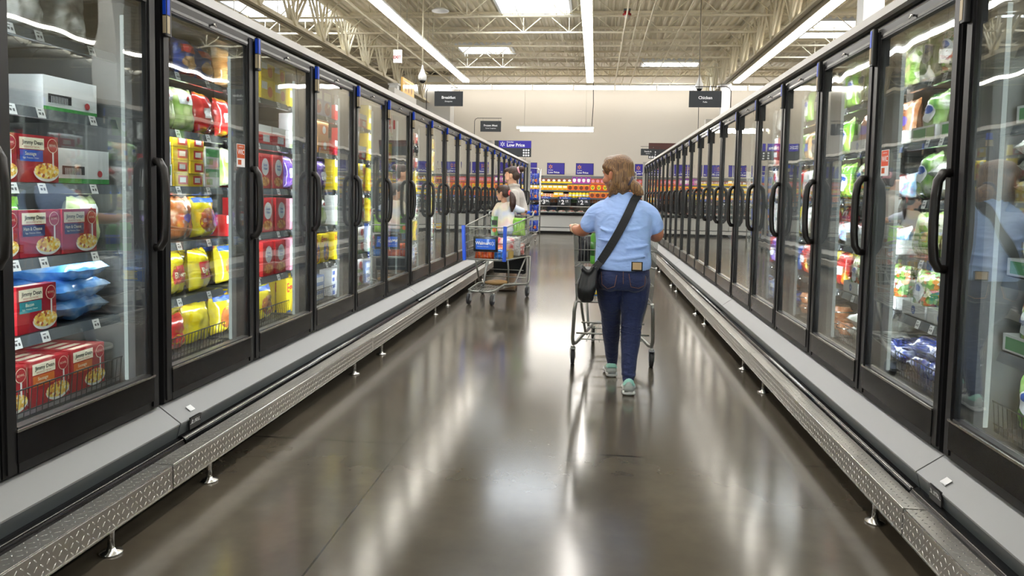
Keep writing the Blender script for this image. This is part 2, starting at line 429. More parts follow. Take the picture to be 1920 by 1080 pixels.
for k, x in enumerate([-5.1+1.42*.5+1.42*i for i in range(-1, 6)]+[4.3, 5.75, 7.2]):
    if k == 1: pass
    lab = 'white LED batten in the cross row high against the back wall'
    if proto is None: proto = lamp_unit('strip_lamp', 1.38, 'x', 5.05, lab, 'lamp row along the back wall', (x, 26.75, 5.02))
    else: dup(proto, (x, 26.75, 5.02), 0)
lamp_unit('strip_lamp', 2.45, 'x', 3.35, 'white double tube lamp hanging level above the back meat case', None, (-1.33, 24.6, 3.40), two=True)
# further ceiling lights out of frame of the other aisles keep the store evenly lit
for x in (-7.7, 7.7):
    for k in range(4):
        lamp_unit('strip_lamp', 4.8, 'y', 4.5, 'white LED batten in the lamp row of the neighbouring %s aisle' % ('Breakfast-side' if x < 0 else 'Chicken-side'), 'lamp row over the next %s aisle' % ('Breakfast-side' if x < 0 else 'Chicken-side'), (x, 20-5*k, 4.5))
# small ceiling things
b = MB(); b.lathe([(.03, .08), (.10, .06), (.17, .02), (.17, 0), (.05, -.015)], (0, 0, 0), WHITE, 20)
o = b.build('ceiling_speaker', None, (-3.15, 15.2, 4.86)); b = MB(); b.tube([(0, 0, .08), (0, 0, .6)], .01, CREAM, 6); b.build('stem', o); tag(o, 'white round dish speaker hanging near the Breakfast-side lamp row', 'speaker')
RED = mat('alarm red', srgb('#b3121c'), .4)
b = MB(); b.lathe([(.06, .05), (.06, .0), (.09, -.0), (.09, -.03)], (0, 0, 0), RED, 14); b.lathe([(.05, -.03), (.05, -.08), (.02, -.10)], (0, 0, 0), WHITE, 14)
o = b.build('fire_strobe', None, (.56, 16.3, 5.05)); b = MB(); b.box(-.07, .07, -.07, .07, .05, .09, DGREY); b.tube([(0, 0, .09), (0, 0, .4)], .008, CREAM, 6); b.build('mount', o); tag(o, 'red and white ceiling strobe beside the central lamp row', 'alarm')
for nm, x, y, z, lab in (('dome_camera', -3.45, 15., 3.52, 'white dome camera hanging on a pole by the Breakfast sign'), ('dome_camera', 2.17, 17., 3.66, 'white dome camera hanging on a pole above the Chicken sign')):
    root = empty(nm, lab, 'camera', (x, y, z))
    b = MB(); b.lathe([(.012, .26), (.02, .2), (.055, .10), (.085, .05), (.085, -.02), (.07, -.05)], (0, 0, 0), WHITE, 16); b.build('housing', root)
    b = MB(); b.ell((0, 0, -.05), (.06, .06, .05), BLACKG); b.build('dome', root)
    b = MB(); b.tube([(0, 0, .25), (0, 0, DECK-z)], .014, CREAM, 6); b.build('pole', root)
root = empty('exit_sign', 'small white sign with red lettering hanging under the Breakfast-side ceiling', 'sign', (-4.3, 16.3, 4.18))
b = MB(); b.box(-.09, .09, -.03, .03, -.14, .14, PAPER); b.text(lambda u, v: (u, -.031, v), 'EXIT', 0, -.05, .085, RED, bold=.02); b.build('panel', root)
b = MB(); b.tube([(0, 0, .14), (0, 0, .8)], .008, CREAM, 6); b.build('stem', root)
# cables
pipe([(1.69, 13.2, 2.42), (1.66, 13.2, DECK-.02)], .006, 'thin dark cable dropping from the roof to the Chicken-side freezer top', 'cable', 'drop_cable', BLACK, 4)
pipe([(-.16, 24.70, 3.49), (-.13, 24.70, 4.2), (-.16, 24.70, DECK-.02)], .012, 'pair of dark cables dropping to the hanging double tube lamp', 'cable', 'drop_cable', BLACK, 5)
# fire extinguisher arrow sign
b = MB(); b.box(3.86, 4.09, YW-.012, YW, 3.58, 3.90, RED); f = lambda u, v: (3.975+u, YW-.013, 3.74+v)
b.add([f(-.02, .03), f(.02, .03), f(.02, .13), f(-.02, .13)], [(0, 1, 2, 3)], PAPER); b.add([f(0, -.12), f(.07, -.03), f(-.07, -.03)], [(0, 1, 2)], PAPER); b.flat(f, -.02, -.05, .02, .05, PAPER)
tag(b.build('arrow_sign'), 'small red sign with a white down arrow on the back wall', 'sign')
# ------------------------------------------------------------------ camera
F_PX, YAW, PITCH, ROLL, CY = 1433.3, .10691, .06537, .01871, 459.67
cam = bpy.data.cameras.new('camera'); cam.sensor_width = 36; cam.lens = F_PX/1920*36; cam.shift_y = -(540-CY)/1920; cam.clip_end = 200
co = bpy.data.objects.new('camera', cam); COL.objects.link(co); SC.camera = co
R0 = Vector((math.cos(YAW), math.sin(YAW), 0))
FW = Vector((-math.sin(YAW)*math.cos(PITCH), math.cos(YAW)*math.cos(PITCH), -math.sin(PITCH)))
U0 = R0.cross(FW)
RR = R0*math.cos(ROLL)+U0*math.sin(ROLL); UU = U0*math.cos(ROLL)-R0*math.sin(ROLL)
M4 = Matrix((RR, UU, -FW)).transposed().to_4x4(); M4.translation = Vector((0, 0, 1.25)); co.matrix_world = M4

# ------------------------------------------------------------------ freezer case (local: x = out into the aisle, y = along, z up)
DW, CL = .856, 4.31
XL, XR = -1.81, 1.30
LINER = mat('case liner grey', (.13, .135, .135), .5)
DARKIN = mat('mullion grey', (.10, .10, .10), .5)
SHELFM = mat('shelf dark grey', (.05, .055, .06), .4)
RAILM = mat('price rail', (.10, .115, .13), .25, coat=.5)
GASK = mat('gasket grey', (.33, .33, .33), .5)
STICK = mat('sticker blue', srgb('#1446c8'), .4)
TAN = mat('sticker tan', srgb('#b8a88a'), .5)
BARC = mat('price tag print', (.12, .12, .13), .6)
DZ0, DZ1 = .345, 2.035        # door bottom / top
GZ0, GZ1 = .492, 1.985        # glass
SHZ = [.455, .735, 1.0, 1.262, 1.525, 1.79]
def make_case(ndoor=5, fs=1):
    root = empty('freezer_case', 'x', 'freezer', (0, 0, 0))
    y0 = -CL/2; y1 = CL/2
    b = MB(); t = .03; dp = -1.08
    b.box(dp, dp+t, y0, y1, .12, 2.07, LINER); b.box(dp, -.03, y0, y1, .12, .40, LINER); b.box(dp, -.02, y0, y1, 2.0, 2.12, LINER)
    b.box(dp, -.03, y0, y0+.012, .40, 2.0, LINER).box(dp, -.03, y1-.012, y1, .40, 2.0, LINER)
    b.box(dp+.02, -.10, y0+.02, y1-.02, .02, .12, BLACK)
    b.build('cabinet_body', root)
    b = MB()   # canopy fascia
    b.prism([(2.065, .035), (2.075, .05), (2.125, .03), (2.13, -.25), (2.065, -.25)], y0, y1, FASCIA, 'y')
    b.box(-.20, -.14, y0+.1, y1-.1, 2.125, 2.142, FASCIA)
    b.build('canopy', root)
    b = MB()   # fixed black surround
    b.box(-.06, .01, y0, y1, 2.035, 2.066, BLACKG).box(-.05, -.012, y0, y1, DZ0-.03, DZ0+.1, BLACK).box(-.05, -.012, y0, y1, 1.97, 2.04, BLACK)
    for k in range(ndoor+1):
        yy = y0+.015+k*DW if 0 < k < ndoor else (y0+.02 if k == 0 else y1-.02)
        b.box(-.05, -.014, max(y0+.002, yy-.045), min(y1-.002, yy+.045), DZ0, DZ1, BLACK)
    b.build('door_surround', root)
    for k in range(ndoor+1):
        yy = y0+.015+k*DW if 0 < k < ndoor else (y0+.035 if k == 0 else y1-.035)
        b = MB(); b.box(-.098, -.052, yy-.022, yy+.022, .42, 1.99, DARKIN); m = b.build('mullion', root)
        b = MB(); ya_ = yy+fs*.0222; b.box(-.096, -.062, ya_, ya_+fs*.004, .46, 1.94, L_CASE); b.box(-.1035, -.0985, yy-.021, yy+.021, .46, 1.94, L_EDGE); b.box(-.098, -.086, yy-fs*.0225, yy-fs*.0265, .46, 1.94, L_EDGE); b.build('led_strip', m)
    # sill: sloped light panel, dark face, bumper
    b = MB(); b.prism([(.335, -.02), (.335, .012), (.268, .106), (.262, .106), (.25, -.02)], y0+.004, y1-.004, GREY, 'y'); b.build('sill', root)
    b = MB(); b.prism([(.266, .104), (.205, .088), (.205, -.02), (.266, -.02)], y0+.004, y1-.004, DGREY, 'y')
    b.box(-.1, .02, y0, y1, .02, .205, BLACK); b.build('lower_panel', root)
    b = MB(); b.tube([(.098, y0+.006, .182), (.098, y1-.006, .178)], .030, BLACKG, 14)
    b.tube([(.118, y0+.006, .203), (.118, y1-.006, .203)], .0025, CHROME, 6); b.build('bumper', root)
    for k in range(ndoor):
        yc = y0+.015+(k+.5)*DW; h = DW/2-.004; s = .062
        d = empty('door', None, None, (0, yc, 0)); d.parent = root
        b = MB(); o0, o1 = -.010, .030
        for ya, yb in ((-h, -h+s), (h-s, h)):
            b.box(o0, o1-.008, ya, yb, DZ0, DZ1, BLACK); b.box(o0, o1, ya+.012, yb-.012, DZ0+.01, DZ1-.01, BLACK)
        b.box(o0, o1-.004, -h+s, h-s, GZ1, DZ1, BLACK); b.box(o0, o1-.002, -h+s, h-s, GZ1+.008, GZ1+.02, BLACKG)
        b.box(o0, o1-.004, -h+s, h-s, DZ0, GZ0, BLACK)
        b.build('door_frame', d)
        b = MB(); b.box(.026, .034, -h+s-.012, h-s+.012, DZ0+.035, GZ0-.012, BLACKG); b.box(.028, .038, -h+s-.016, h-s+.016, GZ0-.012, GZ0-.004, CHROME); b.build('kick_panel', d)
        b = MB(); b.box(.008, .013, -h+s-.004, h-s+.004, GZ0-.006, GZ1+.004, GLASS); b.build('glass_pane', d)
        b = MB(); hy = h-.024; c = [(.024, hy, 1.01), (.050, hy, 1.012), (.067, hy, 1.040), (.073, hy, 1.10), (.075, hy, 1.185), (.073, hy, 1.27), (.067, hy, 1.33), (.050, hy, 1.358), (.024, hy, 1.36)]
        b.tube(c, [.018, .0178, .0172, .0168, .0168, .0168, .0172, .0178, .018], HANDLE, 10); b.build('handle', d)
        b = MB(); b.rbox(.030, .052, -h-.002, -h+.040, 1.875, DZ1+.005, .006, BLACK, axis='z')
        b.box(.052, .0535, -h+.002, -h+.022, 1.96, 2.035, STICK); b.box(.052, .0535, -h+.002, -h+.022, 1.885, 1.955, TAN); b.box(.036, .050, -h-.0035, -h-.002, 1.96, 2.035, STICK); b.box(.036, .050, -h-.0035, -h-.002, 1.885, 1.955, TAN); b.build('hinge_cover', d)
        b = MB(); b.lathe([(.005, 0), (.005, .014)], (0, 0, 0), CHROME, 8, 'x'); b.tube([(.014, -.008, 0), (.018, 0, -.012), (.014, .008, 0)], .003, CHROME, 5)
        o = b.build('lock', d); o.location = (.026, 0, 2.012)
        # shelves of this bay
        for j, z in enumerate(SHZ):
            b = MB()
            ya, yb = yc-DW/2+.03, yc+DW/2-.03
            if j == 0:
                b.box(-.98, -.13, ya, yb, z-.012, z, SHELFM)
                b.build('shelf', root)
                b = MB(); n = 26
                for q in range(n+1):
                    yq = lerp(ya+.01, yb-.01, q/n); b.tube([(-.128, yq, z-.01), (-.118, yq, z+.10)], .0018, BLACK, 3, caps=False)
                b.tube([(-.118, ya+.005, z+.10), (-.118, yb-.005, z+.10)], .003, BLACK, 4); b.tube([(-.125, ya+.005, z+.02), (-.125, yb-.005, z+.02)], .0025, BLACK, 4)
                b.build('basket_front', root)
            else:
                n = 12
                b.box(-.85, -.135, ya, yb, z-.014, z-.001, SHELFM)
                b.prism([(z-.001, -.135), (z-.037, -.123), (z-.039, -.135)], ya, yb, RAILM, 'y')
                b.box(-.1425, -.1365, ya+.02, yb-.02, z-.033, z-.027, L_SHELF_FILL)  # added glowing strip hidden behind the price rail, brightens the goods below
                b.build('shelf', root)
                if True:
                    for q in TAGQ:
                        b = TAGM; o = bpy.data.objects.new('price_tag', b); COL.objects.link(o); o.parent = root
                        o.location = (-.1235, ya+q*(yb-ya), z-.019)
    return root
b = MB(); f = lambda u, v: (.0008-v*.29*1, u, v); b.add([f(-.020, -.018), f(.020, -.018), f(.020, .018), f(-.020, .018)], [(0, 1, 2, 3)], PAPER)
f2 = lambda u, v: (.0018-v*.29, u, v); b.flat(f2, -.012, -.007, -.002, .001, BARC); b.flat(f2, -.012, .008, .004, .011, INK); b.flat(f2, .003, -.008, .012, .002, BARC)
TAGM = b.mesh('price_tag'); TAGQ = (.28, .45, .8)
CASES = []
protos = {'Breakfast': make_case(fs=1), 'Chicken': make_case(fs=-1)}
SIDE = [('Breakfast', XL, 0., 2.985), ('Chicken', XR, PI, 2.885)]
for side, X, rot, ya in SIDE:
    for k in range(5):
        yc = ya+CL*(k-1)+CL/2
        lab = '%s %s-side freezer case with five black glass doors%s' % (['nearest', 'second', 'third', 'fourth', 'farthest'][k], side, ['', '', ' and grey sloped sill', '', ', beside the end panel'][k])
        if k == 0: c = protos[side]; c.location = (X, yc, 0); c.rotation_euler = (0, 0, rot); c['label'] = lab
        else: c = dup(protos[side], (X, yc, 0), rot, lab)
        if k >= 2:   # price tags too small to show beyond the tenth door
            if k >= 3:
                for ch in list(c.children):
                    if ch.name.startswith('price_tag'): bpy.data.objects.remove(ch)
        CASES.append(c)
    # end panel
    b = MB(); s = 1 if rot == 0 else -1; ye = ya+CL*4+.004
    b.box(X-s*1.1, X+s*.09, ye+.01, ye+.06, .0, 2.17, STEELD); o = b.build('row_end_screen')
    tag(o, 'grey steel end panel closing the %s-side freezer row at the cross aisle' % side, 'panel')
# second row of cases standing back to back behind (their plain backs)
# sill joints and small case number plates
def plate(side, X, s, y, text, z0=.245):
    b = MB(); f = lambda u, v: (.0, 0, 0)
    px = X+s*.1075
    g = lambda e: (lambda u, v: (px+s*e+s*(v-0)*.22, y+s*u*1., z0+v))
    b.add([g(0)(-.045, -.026), g(0)(.045, -.026), g(0)(.045, .026), g(0)(-.045, .026)], [(0, 1, 2, 3)], INK)
    b.text(g(.001), text, 0, -.014, .040, PAPER, bold=.03, maxw=.086)
    b.box(px-s*.004, px, y-.045, y+.045, z0-.026, z0+.026, INK)
    return b.build('case_number_plate')
o = plate('B', XL, 1, 3.10, '-B-09A-'); tag(o, 'small black number plate below the first Breakfast-side door joint', 'plate')
o = plate('C', XR, -1, 2.72, '-B-07B-'); tag(o, 'small black number plate below the first Chicken-side door joint', 'plate')
for X, s, y, lab in ((XL, 1, 3.12, 'Breakfast'), (XR, -1, 2.72, 'Chicken')):
    b = MB(); x1, z1 = X+s*.085, .287; x2, z2 = X+s*.062, .3035
    e = .0012
    b.add([(x1+s*e, y-.02*1, z1+e), (x1+s*e, y+.02, z1+e), (x2+s*e, y+.02, z2+e), (x2+s*e, y-.02, z2+e)], [(0, 1, 2, 3)], PAPER)
    b.add([(x1+s*e, y-.02*1, z1-.001), (x1+s*e, y+.02, z1-.001), (x2+s*e, y+.02, z2-.001), (x2+s*e, y-.02, z2-.001)], [(0, 1, 2, 3)], PAPER)
    tag(b.build('paper_sticker'), 'small white sticker on the grey sill above the %s-side number plate' % lab, 'sticker')
# WIC stickers on the doors
WICO = mat('wic orange', srgb('#c2531c'), .5); WICO2 = mat('wic red', srgb('#d84a22'), .5)
def wic(X, s, y, z, m, lab):
    b = MB(); x = X+s*.0145
    g = lambda e: (lambda u, v: (x+s*e, y-s*(-u), z+v))
    w, h = .042, .055
    b.box(x-s*.001, x, y-w-.003, y+w+.003, z-h-.003, z+h+.003, PAPER)
    b.flat(g(.0005), -w, -h*.25, w, h, m); b.flat(g(.0005), -w, -h, w, -h*.32, PAPER); b.flat(g(.001), -w*.8, -h*.85, w*.1, -h*.4, WICO)
    b.text(g(.001), 'WIC', 0, .006, .036, PAPER, bold=.015); b.text(g(.001), 'available here', 0, .042, .009, PAPER)
    tag(b.build('wic_sticker'), lab, 'sticker')
wic(XL, 1, 3.735, 1.425, WICO, 'orange WIC sticker at the handle edge of the second Breakfast-side door')
wic(XR, -1, 3.60, 1.425, WICO2, 'red-orange WIC sticker at the hinge edge of the second Chicken-side door')

# ------------------------------------------------------------------ tread-plate guard rails
def rail_section():
    root = empty('guard_rail', 'x', 'guard rail'); L = 2.665
    b = MB(); y0, y1 = 0.004, L-.004; t = .003
    P = [(.192, -.075), (.192, 0), (.185, .004), (.098, .004), (.098, .001), (.183, .001), (.189, -.003), (.189, -.075)]
    b.prism(P, y0, y1, TREAD, 'y'); b.build('tread_plate', root)
    b = MB(); b.box(-.002, .0055, y0, y1, .095, .101, CHROME); b.tube([(.002, y0, .190), (.002, y1, .190)], .0028, CHROME, 6); b.build('edge_strip', root)
    for y in (.335, L-.335):
        b = MB(); b.tube([(-.028, y, .0), (-.028, y, .19)], .012, CHROME, 10); p = b.build('post', root)
        b = MB(); b.lathe([(.038, 0), (.038, .006), (.016, .012), (.013, .02)], (-.028, y, 0), CHROME, 16); b.build('foot_flange', p)
    return root
rp = rail_section(); nm = 0
for side, X, s, yj in (('Breakfast', -1.590, 1, 2.72), ('Chicken', 1.092, -1, 2.715)):
    for k in range(-2, 7):
        y = yj+2.665*k
        lab = '%s tread-plate guard rail section on the %s side' % (['nearest', 'second', 'third', 'fourth', 'fifth', 'sixth', 'seventh', 'eighth', 'farthest'][k+2], side)
        if nm == 0: o = rp; o.location = (X, y, 0); o['label'] = lab
        elif s == 1: o = dup(rp, (X, y, 0), 0, lab)
        else: o = dup(rp, (X, y+2.665, 0), PI, lab)
        nm += 1
# ------------------------------------------------------------------ packaged goods
# local frame of every product: front faces +x at x=0, u runs along +y, origin at the bottom middle of the front
def S_(h): return srgb(h)
def flatm(h, r=.4, c=.25): return mat('print '+h, S_(h), r, coat=c)
def film(h, r=.22, b=.5): return mat('film '+h, S_(h), r, coat=.8, bump=b, bscale=26)
FOOD = mixmat('egg and potato', [(0, S_('#f3cf5a')), (.35, S_('#e8a93a')), (.6, S_('#f6e3a0')), (.8, S_('#b5572f')), (.92, S_('#fff2cf'))], 95)
WAFF = mixmat('waffle', [(0, S_('#d98a2c')), (.5, S_('#f0b45a')), (.8, S_('#b8651c'))], 60)
VEG = mixmat('vegetable pieces', [(0, S_('#4f8a34')), (.24, S_('#8fb858')), (.42, S_('#e9e3c4')), (.62, S_('#d9702c')), (.74, S_('#efe7cf')), (.86, S_('#9c3a2a')), (.94, S_('#2f5e26'))], 46, stretch=(1, 1, 1.5))
SALAD = mixmat('leafy green pieces', [(0, S_('#cfd9a0')), (.3, S_('#7fa648')), (.55, S_('#f0eedb')), (.75, S_('#a8c46c')), (.9, S_('#c7b48a'))], 30)
CAULI = mixmat('cauliflower under film', [(.3, S_('#d9dccf')), (.5, S_('#f3f3ea')), (.7, S_('#c3c7b4'))], 22, kind='noise', bump=.6, coat=.8, rough=.2)
CLEAR = mixmat('clear wrap', [(.3, S_('#8d8a83')), (.48, S_('#c9c9c6')), (.6, S_('#f4f4f4')), (.75, S_('#77706a'))], 12, kind='noise', bump=.8, coat=1., rough=.15)
BROWNB = mixmat('browned food under film', [(.3, S_('#8d4a22')), (.5, S_('#b8703c')), (.66, S_('#e3c1a2')), (.8, S_('#7a3a1c'))], 16, kind='noise', bump=.7, coat=1., rough=.15)
ROLLS = mixmat('bread rolls under film', [(.3, S_('#a9713c')), (.5, S_('#d8a565')), (.68, S_('#f1e3cc')), (.8, S_('#87501f'))], 11, kind='noise', bump=.7, coat=1., rough=.15)
PEPP = mixmat('pepperoni', [(0, S_('#b8362a')), (.4, S_('#e7c9a0')), (.6, S_('#c9503a')), (.85, S_('#f3ddb8'))], 26)
NUGG = mixmat('okra pieces', [(0, S_('#c98a35')), (.35, S_('#e0b052')), (.65, S_('#8a5a22')), (.85, S_('#6f8a3a'))], 26)
BLUEF = mixmat('pale blue film', [(.3, S_('#2f74c8')), (.5, S_('#5c9fe8')), (.68, S_('#b9d8f6')), (.8, S_('#2c66b4'))], 11, kind='noise', bump=.8, coat=1., rough=.15)
NAVYF = mixmat('navy film', [(.35, S_('#1c2c82')), (.52, S_('#22409c')), (.64, S_('#c3cbe6')), (.75, S_('#172460'))], 13, kind='noise', bump=.8, coat=1., rough=.15)
YELF = mixmat('yellow film', [(.35, S_('#d9c416')), (.52, S_('#efe02c')), (.66, S_('#c23a22')), (.8, S_('#e8d21f'))], 9, kind='noise', bump=.6, coat=.9, rough=.2)
REDYF = mixmat('red and yellow film', [(.34, S_('#b51a1f')), (.5, S_('#d22a28')), (.6, S_('#e8d630')), (.78, S_('#c8201f'))], 9, kind='noise', bump=.6, coat=.9, rough=.2)
GRNF = mixmat('pale green film', [(.34, S_('#8fb64e')), (.5, S_('#cfe09a')), (.64, S_('#f0f3e2')), (.8, S_('#7aa043'))], 10, kind='noise', bump=.6, coat=.9, rough=.18)
LIMEF = mixmat('lime film', [(.34, S_('#6fb52c')), (.55, S_('#a6d84c')), (.75, S_('#3e8a2a'))], 8, kind='noise', bump=.5, coat=.9, rough=.18)
PURF = mixmat('purple film', [(.34, S_('#52308f')), (.52, S_('#7c58b8')), (.66, S_('#d9cfe8')), (.8, S_('#432478'))], 10, kind='noise', bump=.6, coat=.9, rough=.18)
OCEAN = mixmat('bright blue film', [(.34, S_('#0f55b0')), (.52, S_('#1e7ad6')), (.66, S_('#e8f1f8')), (.8, S_('#0c3f8a'))], 11, kind='noise', bump=.6, coat=.9, rough=.18)
GVBLUE = flatm('#2458b8'); TXB = flatm('#1d3f8f')
def disc(b, fn, u, v, ru, rv, m, n=22, a0=0, a1=2*PI, rings=1):
    vs = [fn(u, v)]; fs = []
    for q in range(1, rings+1):
        for k in range(n+1):
            t = a0+(a1-a0)*k/n; vs.append(fn(u+ru*q/rings*math.cos(t), v+rv*q/rings*math.sin(t)))
    for k in range(n): fs.append((0, 1+k, 2+k))
    for q in range(1, rings):
        for k in range(n):
            a = 1+(q-1)*(n+1)+k; c = 1+q*(n+1)+k; fs.append((a, c, c+1, a+1))
    b.add(vs, fs, m, rings > 1)
def paint(b, fn0, W, H, els, eps=.0006, curved=False):
    for i, e in enumerate(els):
        fn = (lambda k: (lambda u, v: fn0(u, v, eps*(k+1))))(i)
        if e[0] == 'r':
            u0, v0, u1, v1 = (e[1]-.5)*W, e[2]*H, (e[3]-.5)*W, e[4]*H
            if curved:
                n = 6
                for a in range(n):
                    for c in range(n):
                        b.flat(fn, lerp(u0, u1, a/n), lerp(v0, v1, c/n), lerp(u0, u1, (a+1)/n), lerp(v0, v1, (c+1)/n), e[5])
            else: b.flat(fn, u0, v0, u1, v1, e[5])
        elif e[0] == 'd': disc(b, fn, (e[1]-.5)*W, e[2]*H, e[3]*W, e[4]*H, e[5], rings=3 if curved else 1)
        elif e[0] == 'b': disc(b, fn, (e[1]-.5)*W, e[2]*H, e[3]*W, e[4]*H, e[5], 14, PI, 2*PI)
        elif e[0] == 't': b.text(fn, e[1], (e[2]-.5)*W, e[3]*H, e[4], e[5], bold=e[6] if len(e) > 6 else .015, maxw=e[7]*W if len(e) > 7 else W*.9)
def carton(W, H, D, base, els, top=None):
    b = MB(); b.box(-D, 0, -W/2, W/2, 0, H, base)
    if top:
        b.add([(-D*.8, -W*.38, H+.0004), (-D*.2, -W*.38, H+.0004), (-D*.2, W*.2, H+.0004), (-D*.8, W*.2, H+.0004)], [(0, 1, 2, 3)], top)
        for s in (-1, 1):
            b.add([(-D*.75, s*(W/2+.0004), H*.35), (-D*.25, s*(W/2+.0004), H*.35), (-D*.25, s*(W/2+.0004), H*.9), (-D*.75, s*(W/2+.0004), H*.9)], [(0, 1, 2, 3)], top)
            b.add([(-D*.75, s*(W/2+.0004), H*.06), (-D*.25, s*(W/2+.0004), H*.06), (-D*.25, s*(W/2+.0004), H*.2), (-D*.75, s*(W/2+.0004), H*.2)], [(0, 1, 2, 3)], PAPER)
    paint(b, lambda u, v, e: (e, u, v), W, H, els)
    return b
def bag(W, H, D, m, els=(), seed=0, lie=False, edge=None, nu=14, nv=16, wr=1.):
    off = Vector((seed*7.3, seed*3.1, seed*1.7))
    def S(u, v):
        a = max(0, 1-abs(u)**2.6)**.55*max(0, 1-abs(v)**(7. if lie else 3.2))**.5*(1.12 if lie else 1)
        cr = (noise.noise(Vector((u*2.2, v*2.6, 0))+off)*.22+noise.noise(Vector((u*5, v*5, 3))+off)*.14)*(1.5 if lie else 1)
        fold = .10*math.sin(v*9+u*4+seed)*abs(u)**2
        return D/2*a*(1+(cr+fold)*wr)
    def pos(u, v, side, e=0):
        s = S(u, v)*side
        yy = u*W/2*(1-.06*(1-abs(v))*1)*(1+.02*math.sin(v*11+seed)*wr); zz = H/2+v*H/2+(.012*abs(noise.noise(Vector((u*3, 9, 0))+off)) if abs(v) > .9 else 0)
        x = -D/2+s+(e if side > 0 else 0)+.010*noise.noise(Vector((u*2, v*2, 8))+off)*wr
        return (x, yy, zz) if not lie else (zz-H, yy, x+D*1.10)
    b = MB(); g = lambda k, n: math.copysign(abs(-1+2*k/n)**.8, -1+2*k/n)
    for side in (1, -1):
        vs = [pos(g(i, nu), g(j, nv), side) for j in range(nv+1) for i in range(nu+1)]
        fs = []; fe = []
        for j in range(nv):
            for i in range(nu):
                q = (j*(nu+1)+i, j*(nu+1)+i+1, (j+1)*(nu+1)+i+1, (j+1)*(nu+1)+i)
                (fe if edge and (j == 0 or j == nv-1) else fs).append(q if side > 0 else q[::-1])
        b.add(vs, fs, m, True)
        if fe: b.add(vs, fe, edge, True)
    paint(b, lambda u, v, e: pos(max(-1, min(1, u/(W/2))), max(-1, min(1, (v-H/2)/(H/2))), 1, e+.0012), W, H, els, .0012, True)
    return b
def tray(W, H, D, side, els):
    b = MB(); t = .003
    b.box(-t, 0, -W/2, W/2, 0, H, side).box(-D, -D+t, -W/2, W/2, 0, H, side).box(-D, 0, -W/2, -W/2+t, 0, H, side).box(-D, 0, W/2-t, W/2, 0, H, side).box(-D, 0, -W/2, W/2, 0, t, side)
    paint(b, lambda u, v, e: (e, u, v), W, H, els)
    return b
def clam(W, H, D, food):
    b = MB(); b.loft([[(-D/2+D/2*s*math.cos(t), W/2*s*math.sin(t), z) for t in [2*PI*k/20 for k in range(20)]] for s, z in ((.82, 0), (1, H*.55), (1., H*.62), (.9, H*.7), (.75, H))], food)
    b.loft([[(-D/2+D/2*s*math.cos(t), W/2*s*math.sin(t), z) for t in [2*PI*k/20 for k in range(20)]] for s, z in ((1.03, H*.5), (1.03, H*.6))], CHROME)
    return b
RED_ = flatm('#a81c28'); CREAMP = flatm('#ece6cc'); NAVY_ = flatm('#23305e'); CYAN_ = flatm('#2f8f9c'); ORAN_ = flatm('#cf6a22'); BLU_ = flatm('#1f4fb0')
YEL_ = flatm('#f2d320'); YEL2 = flatm('#e9c51a'); WHT_ = flatm('#e9ebec'); PNK_ = flatm('#d98fa0'); GRN_ = flatm('#3fa34a'); ORG2 = flatm('#e8732a'); PUR_ = flatm('#4a2c86'); BRN_ = flatm('#9a5a2c'); REDB = flatm('#c8252b'); SKYB = flatm('#4f9fd8'); LGRN = flatm('#a9c98a')
def bowl(c, nm):
    return lambda: carton(.197, .165, .045, RED_, [('r', .05, .70, .64, .94, CREAMP), ('t', 'Jimmy Dean', .36, .80, .020, INK, .02, .5), ('t', 'BREAKFAST BOWL', .34, .725, .009, RED_, .0, .5),
        ('r', .05, .44, .60, .68, c), ('t', nm, .30, .57, .017, CREAMP, .01, .45), ('t', 'Eggs, Potatoes, Cheese', .30, .50, .008, CREAMP, .0, .45), ('d', .83, .80, .13, .155, CREAMP), ('d', .83, .80, .118, .142, RED_), ('t', 'BOWL', .83, .78, .012, CREAMP, .0, .2),
        ('b', .66, .24, .32, .22, WHT_), ('d', .66, .25, .31, .17, FOOD), ('r', .80, .36, .84, .66, WHT_)], CREAMP)
K = {}   # name: (builder, width, height, mesh name, description)
def kind(key, fn, w, h, name, desc, cat): K[key] = dict(fn=fn, w=w, h=h, name=name, desc=desc, cat=cat, proto=[])
kind('bN', bowl(NAVY_, 'Ham & Cheese'), .20, .165, 'breakfast_bowl_box', 'navy-labelled red bowl box', 'food box')
kind('bB', bowl(BLU_, 'Sausage'), .20, .165, 'breakfast_bowl_box', 'blue-labelled red bowl box', 'food box')
kind('bT', bowl(CYAN_, 'Bacon'), .20, .165, 'breakfast_bowl_box', 'teal-labelled red bowl box', 'food box')
kind('bO', bowl(ORAN_, 'Sausage'), .20, .165, 'breakfast_bowl_box', 'orange-labelled red bowl box', 'food box')
kind('tealbox', lambda: carton(.2, .17, .05, CYAN_, [('d', .5, .3, .4, .24, FOOD), ('r', .1, .7, .9, .9, CREAMP)]), .21, .17, 'breakfast_box', 'teal breakfast box', 'food box')
kind('wcarton', lambda: carton(.30, .13, .25, WHT_, [('r', 0, 0, 1, .14, GRN_), ('r', .08, .25, .5, .5, INK), ('t', '||||||||||||', .28, .28, .03, WHT_), ('d', .8, .3, .05, .1, REDB)]), .31, .13, 'shipping_carton', 'open white carton', 'carton')
kind('clear', lambda s=0: bag(.20, .235, .10, CLEAR, seed=s), .20, .235, 'frozen_bag', 'clear crinkled bag', 'food bag')
kind('lblue', lambda s=0: bag(.30, .26, .085, BLUEF, seed=s, lie=True), .29, .07, 'frozen_bag', 'pale blue bag lying flat', 'food bag')
kind('green', lambda s=0: bag(.17, .23, .09, GRNF, [('r', .2, .6, .8, .85, WHT_), ('d', .5, .72, .1, .06, REDB)], seed=s), .165, .23, 'frozen_bag', 'pale green bag', 'food bag')
